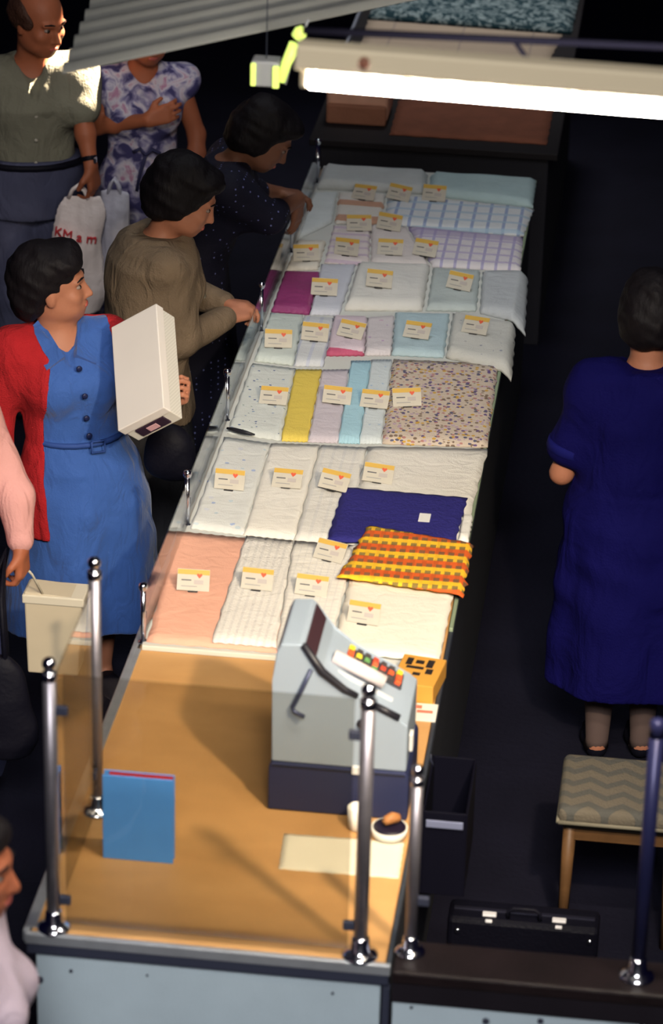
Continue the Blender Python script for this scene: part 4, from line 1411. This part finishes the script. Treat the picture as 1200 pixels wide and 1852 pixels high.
# --- woman in blue dress and red cardigan
BLUE = mat('dress_blue', (0.030, 0.092, 0.33), 0.8, fold=0.55, bump=0.2, bscale=200, var=0.10, vscale=9, sheen=0.2)
RED = mat('cardigan_red', (0.36, 0.010, 0.015), 0.9, fold=0.55, bump=0.5, bscale=240, var=0.12, vscale=20)
f1 = Fig((-0.42, 2.80), -62, 1.555, lean=(-0.075, 0.03), head_yaw=8, head_pitch=-4, head_roll=-4, head_off=(-0.03, 0, -0.02), fat=1.14, hs=1.15)
f1.arm(-1, (-0.225, 2.80, 1.08), (-0.100, 2.610, 1.185))
f1.arm(1, (-0.70, 2.74, 1.03), (-0.66, 2.66, 0.82))
f1.hand[-1] = (V(0.80, -0.18, 0.57), V(-0.557, -0.557, 0.617), V(-0.205, 0.815, 0.547), 0.95)
p1 = person(f1, 'person in a blue belted dress and red cardigan holding a white shoebox')
f1.body(p1, SKIN)
f1.hair(p1, 'swept', amp=0.0022)
ROW_D = Fig.TORSO
f1.top(p1, BLUE, 'dress', 0.014, zmin=0.93, sleeve=0.5, bust=0.14, wr=0.003,
       cut=lambda F: F.cone(f1.neck + f1.f * 0.07 + V(0, 0, 0.03), f1.neck + f1.f * 0.125 + V(0, 0, -0.085), 0.060, 0.012, 0.008, True),
       extra=lambda F: F.loft(f1.secs([(0.31, 0.250, 0.195, 0.0), (0.57, 0.230, 0.178, 0.0), (0.79, 0.210, 0.162, 0.0), (0.93, 0.180, 0.138, 0.0), (1.025, 0.138, 0.105, 0.0)], 0.004), f1.ang, 0.02, (6, 0.004, 0.085, 0.4)))


def cut1(F):
    # the cardigan hangs open: nothing across the front between its two edges
    r, f, L = f1.r, f1.f, f1.L

    def D(X, Y, Z):
        t = np.clip((Z - 0.85) / 0.47, 0, 1)
        x, y = X - L[0] * t, Y - L[1] * t
        lat = x * r[0] + y * r[1]
        fr = x * f[0] + y * f[1]
        edge = 0.155 - 0.085 * t - 0.03 * np.clip((Z - 1.2) / 0.15, 0, 1)
        left = -0.150 - 0.20 * np.clip((1.02 - Z) / 0.08, 0, 1)
        return np.maximum(np.maximum(lat - edge, left - lat), -0.012 - 0.15 * np.clip((1.02 - Z) / 0.08, 0, 1) * (lat < -0.05) - fr)
    F.fn((-0.6, -0.6, 0.5), (0.6, 0.6, 1.6), D)
    F.cone(f1.neck + f1.f * 0.05 + V(0, 0, -0.05), f1.neck + f1.f * 0.05 + V(0, 0, 0.09), 0.085, 0.10, 0.01, True)


f1.top(p1, RED, 'cardigan', 0.028, zmin=0.70, sleeve=1.93, bust=0.10, sl_r=(0.068, 0.062, 0.047), wr=0.003, cut=cut1,
       rows=[(0.60, 0.215, 0.170, 0.0), (0.80, 0.195, 0.150, 0.0), (0.93, 0.170, 0.125, 0.0)] + Fig.TORSO[2:])
bl = V(0, 0, 0.970)
c0 = f1.L * 0.25
bp = []
for i in range(25):
    a = 2 * math.pi * i / 24
    bp.append(Vector(c0 + bl + f1.r * math.cos(a) * 0.157 + f1.f * math.sin(a) * 0.126))
bm = bmesh.new()
b_tube(bm, bp, 0.010, 6)
bm_obj('belt', bm, mat('belt_blue', (0.022, 0.06, 0.24), 0.7), p1, True)
bk = c0 + bl + f1.f * 0.146 - f1.r * 0.03
tube('belt_buckle', [Vector(bk + f1.r * 0.022 + V(0, 0, 0.02)), Vector(bk - f1.r * 0.022 + V(0, 0, 0.02)), Vector(bk - f1.r * 0.022 - V(0, 0, 0.02)), Vector(bk + f1.r * 0.022 - V(0, 0, 0.02)), Vector(bk + f1.r * 0.022 + V(0, 0, 0.02))], 0.004, mat('belt_blue'), p1)
for i, z in enumerate((1.24, 1.155, 1.07, 1.01)):
    c = f1.L * ((z - 0.9) / 0.5) + f1.f * (0.118 + (0.042 if 1.1 < z < 1.2 else 0.018 if z < 1.1 else 0.022)) + V(0, 0, z)
    lathe('button', [(0.010, 0), (0.010, 0.004), (0.006, 0.006)], mat('button_navy', (0.01, 0.015, 0.06), 0.4), p1, tuple(c), 12, Vector(f1.f))
# shirt collar
for d in (1, -1):
    a = f1.neck + f1.r * d * 0.055 - f1.f * 0.02 + V(0, 0, 0.02)
    b = f1.neck + f1.f * 0.105 + f1.r * d * 0.012 + V(0, 0, -0.070)
    c = f1.neck + f1.f * 0.115 + f1.r * d * 0.075 + V(0, 0, -0.105)
    e = f1.neck + f1.r * d * 0.112 - f1.f * 0.005 + V(0, 0, -0.022)
    n_ = unit(np.cross(b - a, e - a))
    n_ = n_ if n_[2] > 0 else -n_
    pts = [a, b, c, e]
    pts = [p + n_ * 0.016 for p in pts]
    vs = [p + n_ * 0.010 for p in pts] + [p - n_ * 0.010 for p in pts]
    mk('collar', vs, [(0, 1, 2, 3), (7, 6, 5, 4), (0, 4, 5, 1), (1, 5, 6, 2), (2, 6, 7, 3), (3, 7, 4, 0)], BLUE, p1)
f1.shoes(p1, BLACK)

# her shoebox, tilted
A = V(0.153, -0.034, 0.108)
B = V(-0.081, 0.322, 0.216)
Cx = V(0.055, 0.055, -0.061)
la, lb, lc = np.linalg.norm(A), np.linalg.norm(B), np.linalg.norm(Cx)
A, B = unit(A), unit(B)
Cx = unit(np.cross(A, B)) * (1 if np.cross(A, B) @ Cx > 0 else -1)
sb = thing('shoebox', 'white lidded shoebox with a dark printed end label, held by the red cardigan', 'box', (-0.165, 2.60, 1.285))
Mb = Matrix(((A[0], B[0], Cx[0]), (A[1], B[1], Cx[1]), (A[2], B[2], Cx[2]))).to_4x4()
if Mb.determinant() < 0:
    Mb = Matrix(((A[0], B[0], -Cx[0]), (A[1], B[1], -Cx[1]), (A[2], B[2], -Cx[2]))).to_4x4()
    sgn = -1
else:
    sgn = 1
WB = mat('box_white', (0.72, 0.68, 0.64), 0.6, var=0.05)
box('box_base', (0, 0, 0), (la - 0.008, lb - 0.008, lc - 0.004), mat('box_ribbed', W1, 0.7, pattern=pat_stripes((0.66, 0.64, 0.58), (0.54, 0.52, 0.46), 0.007, 0.003, 2, 0.6)), sb, 0.003, Mb)
box('lid', tuple(Mb.to_3x3() @ Vector((0, 0, -sgn * (lc / 2 - 0.018)))), (la, lb, 0.036), WB, sb, 0.003, Mb)
lb_ = Mb.to_3x3()
box('end_label', tuple(lb_ @ Vector((0.0, -lb / 2 + 0.0015, sgn * 0.012))), (0.115, 0.006, 0.042), mat('label_dark', (0.03, 0.015, 0.03), 0.5), sb, 0.001, Mb)
box('label_mark', tuple(lb_ @ Vector((0.0, -lb / 2 - 0.002, sgn * 0.012))), (0.04, 0.003, 0.024), mat('label_pale', (0.6, 0.35, 0.38), 0.5), sb, 0.0005, Mb)

# her black handbag
hb = thing('handbag', 'soft black handbag hanging below the shoebox', 'bag', (-0.125, 2.80, 0.82))
F = Field()
F.ell((0, 0, 0.10), (0.085, 0.055, 0.10), None, 0.03)
F.cone((-0.04, 0, 0.06), (0.045, 0, 0.05), 0.04, 0.04, 0.03)
field_obj('bag_body', F, BLACK, hb, 0.008)
tube('strap', [(-0.085, 0, 0.15), (-0.09, 0.01, 0.22), (-0.075, 0.01, 0.27)], 0.008, mat('strap_red', (0.25, 0.01, 0.02), 0.6), hb)

# --- woman in the brown jacket bending over the rail
BROWN = mat('jacket_brown', (0.16, 0.115, 0.075), 0.9, fold=0.55, bump=0.4, bscale=180, var=0.15, vscale=14)
GREYS = mat('skirt_charcoal', (0.035, 0.036, 0.045), 0.9, fold=0.55, bump=0.2, bscale=180)
f2 = Fig((-0.36, 3.62), 18, 1.60, lean=(0.055, 0.0), head_yaw=8, head_pitch=26, head_off=(0.02, 0.0, -0.01), fat=1.14, hs=1.14)
f2.arm(1, (-0.20, 3.52, 1.02), (-0.080, 3.70, 1.035))
f2.arm(-1, (-0.24, 3.86, 1.06), (-0.10, 3.80, 1.05))
f2.hand[1] = (V(0.75, 0.6, 0.12), V(0.1, 0.1, -1), V(-0.5, 0.7, 0.3), 1.0)
f2.hand[-1] = (V(0.9, -0.1, 0.05), V(0, 0, -1), V(0.1, -0.8, 0.2), 0.6)
p2 = person(f2, 'person with dark hair in a brown jacket leaning on the glass rail')
f2.body(p2, SKIN)
f2.hair(p2, 'full')
f2.top(p2, BROWN, 'jacket', 0.026, zmin=0.72, sleeve=1.95, sl_r=(0.044, 0.064, 0.048), wr=0.005, bust=0.05,
       rows=[(0.70, 0.185, 0.145, 0.0), (0.90, 0.168, 0.125, -0.005), (1.02, 0.150, 0.115, -0.005), (1.12, 0.155, 0.120, -0.005), (1.24, 0.172, 0.128, -0.008), (1.33, 0.176, 0.122, -0.012), (1.385, 0.140, 0.100, -0.012), (1.42, 0.080, 0.070, -0.012)])
f2.skirt(p2, GREYS, 'skirt', [(0.22, 0.20, 0.17, 0.0), (0.5, 0.19, 0.16, 0.0), (0.75, 0.178, 0.14, 0.0), (0.90, 0.168, 0.12, 0.0)], (6, 0.004, 0.03, 0.2))
cpts = [f2.neck + f2.r * 0.055 - f2.f * 0.04 + V(0, 0, 0.0), f2.neck + f2.r * 0.085 + f2.f * 0.03 + V(0, 0, -0.03), f2.neck + f2.r * 0.075 + f2.f * 0.125 + V(0, 0, -0.13), f2.neck + f2.r * 0.05 + f2.f * 0.15 + V(0, 0, -0.22)]
tube('collar_edge', [tuple(p) for p in cpts], 0.009, mat('collar_pale', (0.42, 0.38, 0.30), 0.8), p2)
f2.shoes(p2, BLACK)

# --- woman in the polka-dot dress reaching over the cloths
DOT = mat('dress_polka', (0.01, 0.012, 0.06), 0.8, pattern=pat_dots((0.004, 0.004, 0.016), (0.17, 0.19, 0.46), 42, 0.15), bump=0.2)
f3 = Fig((-0.34, 4.44), 8, 1.60, lean=(0.155, 0.0), head_yaw=10, head_pitch=38, head_off=(0.045, 0.0, -0.035), fat=1.12, hs=1.10)
f3.arm(1, (-0.02, 4.36, 1.18), (0.058, 4.58, 1.175))
f3.arm(-1, (-0.15, 4.68, 1.16), (-0.045, 4.80, 1.115))
f3.hand[-1] = (V(0.95, 0.2, -0.1), V(0, 0, -1), V(0.1, -0.9, 0.1), 0.6)
f3.hand[1] = (V(-0.05, 0.10, -1.0), V(-0.9, 0.2, 0.0), V(0.3, 0.9, 0.0), 0.22)
p3 = person(f3, 'person in a navy polka-dot dress reaching over the cloths')
f3.body(p3, SKIN_DARK)
f3.hair(p3, 'bob')
f3.top(p3, DOT, 'dress', 0.022, zmin=0.86, sleeve=1.25, sl_r=(0.075, 0.062, 0.055), wr=0.003, bust=0.12,
       extra=lambda F: F.loft(f3.secs([(0.28, 0.24, 0.19, 0.0), (0.6, 0.215, 0.165, 0.0), (0.85, 0.185, 0.14, 0.0), (0.96, 0.15, 0.115, 0.0)], 0.01), f3.ang, 0.02, (7, 0.005, 0.05, 1.4)))
f3.shoes(p3, BLACK)

# --- man with the carrier bag
SHIRT = mat('shirt_olive', (0.17, 0.165, 0.125), 0.85, fold=0.55, bump=0.3, bscale=150, var=0.12, vscale=10)
TROU = mat('trousers_slate', (0.060, 0.065, 0.12), 0.85, fold=0.55, bump=0.2, bscale=200, var=0.12)
f4 = Fig((-1.09, 5.14), -72, 1.75, lean=(0.015, -0.03), head_yaw=-35, head_pitch=14, head_off=(0.0, -0.02, 0.0), fat=1.13)
f4.arm(-1, (-0.865, 5.06, 1.285), (-0.820, 4.99, 1.105))
f4.arm(1, (-1.36, 5.06, 1.20), (-1.34, 4.98, 0.96))
f4.hand[-1] = (V(0.18, -0.05, -1.0), V(-0.8, 0.3, 0), V(-0.3, -0.9, 0.0), 0.75)
p4 = person(f4, 'balding person in an olive shirt and slate trousers carrying a plastic bag')
f4.body(p4, SKIN_WARM)
f4.hair(p4, 'bald', m=mat('hair_grey_brown', (0.05, 0.02, 0.012), 0.6, bump=0.7, bscale=90), amp=0.002)


def cut4(F):
    F.cone(f4.neck + f4.f * 0.10 + V(0, 0, 0.03), f4.neck + f4.f * 0.135 + V(0, 0, -0.13), 0.060, 0.012, 0.01, True)


f4.top(p4, SHIRT, 'shirt', 0.018, zmin=1.0, sleeve=0.80, sl_r=(0.074, 0.074, 0.06), wr=0.004, cut=cut4)
f4.trousers(p4, TROU)
bp = [Vector(f4.r * math.cos(a) * 0.1885 * f4.fat + f4.f * math.sin(a) * 0.1405 * f4.fat + V(0, 0, 1.080) + f4.L * 0.2) for a in [2 * math.pi * i / 24 for i in range(25)]]
tube('belt', bp, 0.014, BLACK, p4, 6)
for d in (1, -1):
    a = f4.neck + f4.r * d * 0.050 - f4.f * 0.02 + V(0, 0, 0.025)
    b = f4.neck + f4.f * 0.075 + f4.r * d * 0.045 + V(0, 0, -0.055)
    c = f4.neck + f4.f * 0.070 + f4.r * d * 0.105 + V(0, 0, -0.065)
    e = f4.neck + f4.r * d * 0.105 - f4.f * 0.005 + V(0, 0, -0.015)
    n_ = unit(np.cross(b - a, e - a))
    n_ = n_ if n_[2] > 0 else -n_
    pts = [a, b, c, e]
    vs = [p + n_ * 0.008 for p in pts] + [p - n_ * 0.004 for p in pts]
    mk('collar', vs, [(0, 1, 2, 3), (7, 6, 5, 4), (0, 4, 5, 1), (1, 5, 6, 2), (2, 6, 7, 3), (3, 7, 4, 0)], SHIRT, p4)
for z in (1.30, 1.20, 1.10):
    c = f4.L * ((z - 0.9) / 0.5) + f4.f * (0.150 if z > 1.15 else 0.138) + V(0, 0, z)
    lathe('button', [(0.007, 0), (0.007, 0.003), (0.004, 0.004)], mat('button_pale', (0.35, 0.33, 0.28), 0.5), p4, tuple(c), 10, Vector(f4.f))
w = f4.wr[-1]
q_ = unit(f4.wr[-1] - f4.el[-1])
lathe('watch_strap', [(0.030, -0.010), (0.031, -0.006), (0.031, 0.006), (0.030, 0.010)], BLACK, p4, tuple(w - q_ * 0.03), 16, Vector(q_))
box('watch_face', tuple(w - q_ * 0.03 + V(0.026, -0.016, 0)), (0.012, 0.026, 0.026), CHROME, p4, 0.004)
f4.shoes(p4, BLACK)


def carrier(name, label, loc, w, h, d, m, seed, handles=True, grp=None, rz=0.0, hz=0.12):
    t = thing(name, label, 'bag', loc, grp, rz)
    F = Field()
    F.loft([(0.0, 0, 0, w * 0.44, d * 0.55), (h * 0.15, 0, 0, w * 0.50, d * 0.60), (h * 0.55, 0, 0, w * 0.49, d * 0.52), (h * 0.85, 0, 0, w * 0.45, d * 0.30), (h, 0, 0, w * 0.40, d * 0.10)], -math.pi / 2, 0.02, (11, 0.05, 0.02, seed))
    o = field_obj('bag_body', F, m, t, 0.007, wrinkle(0.004, 22, 25, 16, seed))
    if handles:
        for sy in (-1, 1):
            tube('handle', [(-w * 0.20, sy * d * 0.06, h * 0.97), (-w * 0.12, sy * d * 0.05, h + hz * 0.5), (0, sy * 0.008, h + hz), (w * 0.12, sy * d * 0.05, h + hz * 0.5), (w * 0.20, sy * d * 0.06, h * 0.97)], 0.008, m, t)
    return t


PLW = mat('plastic_white', (0.86, 0.76, 0.74), 0.45, bump=0.5, bscale=30, var=0.08)
cb = carrier('carrier_bag', 'white plastic carrier bag with red lettering, carried by the balding person', (-0.865, 4.965, 0.50), 0.20, 0.49, 0.10, PLW, 0.6, hz=0.04)
Rm = Matrix.Translation((-0.005, -0.060, 0.335)) @ Matrix.Rotation(math.radians(7), 4, 'Y') @ Matrix.Rotation(math.radians(90), 4, 'X')
text_mesh('red_lettering', 'KM a m', 0.055, mat('letter_red', (0.62, 0.05, 0.06), 0.6), cb, Rm, 0.006, (0.112, 0.058))
carrier('carrier_bag', 'plain pale plastic carrier bag hanging beside the lettered one', (-0.735, 5.04, 0.53), 0.13, 0.46, 0.09, mat('plastic_pale', (0.52, 0.52, 0.62), 0.45, bump=0.5, bscale=30), 2.2, hz=0.05)

# --- woman in the flowered dress, one arm across the waist
FLW = mat('dress_flowered', (0.5, 0.5, 0.6), 0.85, pattern=lambda g, v: g.ramp(g.noise(v, 16, 4.0, 1.0), [(0.40, (0.05, 0.045, 0.14)), (0.50, (0.26, 0.24, 0.40)), (0.60, (0.55, 0.52, 0.60)), (0.70, (0.42, 0.22, 0.34))]), bump=0.2)
f5 = Fig((-0.70, 5.44), -72, 1.63, lean=(0.01, -0.02), head_yaw=-60, head_pitch=15)
f5.arm(1, (-0.865, 5.34, 1.150), (-0.635, 5.235, 1.225))
f5.arm(-1, (-0.475, 5.46, 1.10), (-0.46, 5.36, 0.88))
f5.hand[1] = (V(0.9, 0.1, 0.35), V(0, 1, 0), V(0, 0.1, 1), 0.5)
p5 = person(f5, 'person in a sleeveless flowered dress with one forearm held across the waist')
f5.body(p5, SKIN_WARM)
f5.hair(p5, 'bob')
f5.top(p5, FLW, 'dress', 0.016, zmin=0.90, sleeve=0.10, bust=0.14, wr=0.003, sl_r=(0.048, 0.046, 0.04),
       extra=lambda F: F.loft(f5.secs([(0.25, 0.27, 0.22, 0.0), (0.6, 0.23, 0.18, 0.0), (0.85, 0.19, 0.145, 0.0), (1.0, 0.138, 0.108, 0.0)], 0.006), f5.ang, 0.02, (8, 0.01, 0.06, 0.9)),
       cut=lambda F: F.cone(f5.neck + f5.f * 0.09 + V(0, 0, 0.04), f5.neck + f5.f * 0.12 + V(0, 0, -0.12), 0.06, 0.012, 0.01, True))
bw = f5.f * 0.135 + V(0, 0, 1.05)
tube('sash_bow', [tuple(bw + V(-0.05, 0, 0.01)), tuple(bw + V(-0.02, -0.012, 0.03)), tuple(bw), tuple(bw + V(0.03, -0.01, 0.03)), tuple(bw + V(0.06, 0, 0.01))], 0.008, mat('sash_dark', (0.03, 0.03, 0.09), 0.8), p5)
tube('sash_tail', [tuple(bw), tuple(bw + V(-0.02, -0.012, -0.07)), tuple(bw + V(-0.035, -0.014, -0.15))], 0.007, mat('sash_dark'), p5)
f5.shoes(p5, BLACK)

# --- woman in the pink blouse
PINK = mat('blouse_pink', (0.58, 0.29, 0.27), 0.8, fold=0.55, bump=0.25, bscale=180, var=0.1)
f6 = Fig((-0.745, 2.02), -40, 1.60, lean=(0.02, 0.0), head_yaw=-20, head_pitch=10, fat=1.12)
f6.arm(-1, (-0.480, 2.05, 1.070), (-0.448, 1.99, 0.935))
f6.el[-1] = V(-0.475, 2.05, 1.085) - f6.base
f6.hand[-1] = (V(0.05, -0.05, -1.0), V(-0.9, 0.1, 0.0), V(-0.2, -0.9, 0.0), 0.75)
p6 = person(f6, 'person in a pink long-sleeved blouse and dark blue skirt with a black bag')
f6.body(p6, SKIN_WARM)
f6.hair(p6, 'bob')
f6.top(p6, PINK, 'blouse', 0.020, zmin=0.72, sleeve=1.80, sl_r=(0.068, 0.060, 0.048), wr=0.004, bust=0.12)
f6.skirt(p6, mat('skirt_navy', (0.045, 0.055, 0.15), 0.85, bump=0.2, var=0.12), 'skirt', [(0.12, 0.225, 0.18, 0.0), (0.45, 0.215, 0.165, 0.0), (0.75, 0.195, 0.15, 0.0), (0.92, 0.172, 0.125, 0.0)], (7, 0.005, 0.05, 0.2))
f6.shoes(p6, BLACK)
hb2 = thing('handbag', 'large black leather handbag carried by the pink blouse', 'bag', (-0.475, 1.72, 0.37))
F = Field()
F.loft([(0.0, 0, 0, 0.115, 0.05), (0.05, 0, 0, 0.130, 0.065), (0.20, 0, 0, 0.115, 0.055), (0.30, 0, 0, 0.075, 0.035), (0.34, 0, 0, 0.05, 0.02)], -math.pi / 2, 0.02)
field_obj('bag_body', F, BLACK, hb2, 0.008, wrinkle(0.003))
for sy in (-1, 1):
    tube('strap', [(-0.05, sy * 0.012, 0.31), (-0.035, sy * 0.012 + 0.05, 0.50), (-0.012, sy * 0.010 + 0.23, 0.575), (0.012, sy * 0.012 + 0.06, 0.50), (0.035, sy * 0.012, 0.31)], 0.009, BLACK, hb2)
box('clasp', (0, -0.024, 0.325), (0.03, 0.010, 0.018), CHROME, hb2, 0.003)
cbx = thing('paper_bag', 'cream paper shopping bag hanging behind the front post', 'bag', (-0.365, 2.10, 0.47))
prism('bag_body', [(-0.085, 0.0), (-0.092, 0.285), (0.094, 0.275), (0.075, 0.0)], -0.05, 0.05, mat('paper_bag_cream', (0.50, 0.43, 0.31), 0.75, var=0.08, vscale=8), cbx, 0.006)
box('folded_rim', (0.001, 0, 0.262), (0.196, 0.108, 0.030), mat('paper_rim', (0.58, 0.53, 0.42), 0.75), cbx, 0.004)
tube('handle', [(-0.03, -0.04, 0.27), (-0.06, -0.07, 0.36), (-0.075, -0.10, 0.40)], 0.004, mat('paper_rim'), cbx)

# --- stallkeeper in the royal blue smock, seen from behind
SMOCK = mat('smock_royal', (0.0035, 0.003, 0.062), 0.85, fold=0.7, fscale=9, bump=0.25, bscale=140, var=0.15, vscale=7, spec=0.08)
f7 = Fig((1.41, 2.66), 100, 1.63, lean=(0.0, 0.03), head_yaw=80, head_pitch=22, fat=1.14)
f7.arm(-1, (1.168, 2.66, 1.015), (1.235, 2.86, 1.02))
f7.arm(1, (1.660, 2.72, 1.06), (1.56, 2.90, 1.04))
f7.hand[-1] = (V(0.8, 0.5, 0.0), V(0, 0, -1), V(0.2, 0.8, 0.3), 0.6)
f7.hand[1] = (V(-0.8, 0.5, 0.0), V(0, 0, -1), V(-0.2, 0.8, 0.3), 0.6)
p7 = person(f7, 'stallkeeper in a royal blue smock standing with their back turned')
f7.body(p7, SKIN)
f7.hair(p7, 'full')
f7.top(p7, SMOCK, 'smock', 0.030, zmin=0.85, sleeve=0.70, sl_r=(0.064, 0.074, 0.06), wr=0.005,
       rows=[(0.80, 0.165, 0.125, 0.0), (0.90, 0.172, 0.125, 0.0), (1.02, 0.150, 0.112, 0.0), (1.12, 0.145, 0.108, 0.0), (1.24, 0.150, 0.105, 0.0), (1.33, 0.142, 0.085, -0.01), (1.39, 0.115, 0.070, -0.01), (1.42, 0.075, 0.060, -0.01)],
       extra=lambda F: F.loft(f7.secs([(0.30, 0.200, 0.170, 0.0), (0.5, 0.203, 0.165, 0.0), (0.75, 0.195, 0.160, -0.005), (0.90, 0.178, 0.142, -0.005), (1.0, 0.155, 0.12, 0.0)], 0.018), f7.ang, 0.03, (6, 0.01, 0.045, 1.1)))
for d, a in ((-1, f7.el[-1]),):
    s_ = f7.sh[d]
    e_ = s_ + (a - s_) * 0.70
    lathe('sleeve_cuff', [(0.070, -0.016), (0.077, -0.012), (0.077, 0.014), (0.070, 0.018)], mat('cuff_blue', (0.006, 0.007, 0.10), 0.85, spec=0.1), p7, tuple(e_), 24, Vector(unit(a - s_)))
for d in (1, -1):
    tube('leg_shade', [tuple(f7.knee[d]), tuple(f7.knee[d] * 0.65 + f7.ank[d] * 0.35), tuple(f7.ank[d]), tuple(f7.ank[d] + f7.f * 0.012 - V(0, 0, 0.035))], [0.056, 0.056, 0.038, 0.042], mat('leg_shade_brown', (0.11, 0.075, 0.068), 0.8), p7, 16)  # dark sleeves added over the lower legs to dim them like shade
f7.shoes(p7, BLACK)

# --- passer-by at the near corner
f8 = Fig((0.005, -0.72), 4, 1.625, lean=(0.0, 0.0), head_yaw=0, head_pitch=4, fat=1.06)
p8 = person(f8, 'passer-by in a pale lavender blouse walking past the counter corner')
f8.body(p8, SKIN_WARM)
f8.hair(p8, 'short')
f8.top(p8, mat('blouse_lavender', (0.46, 0.38, 0.46), 0.8, fold=0.55, bump=0.25, bscale=150, var=0.1), 'blouse', 0.022, zmin=0.78, sleeve=1.4, sl_r=(0.070, 0.066, 0.056), wr=0.006, bust=0.08)
f8.trousers(p8, mat('trousers_grey', (0.09, 0.09, 0.12), 0.85))
f8.shoes(p8, BLACK)
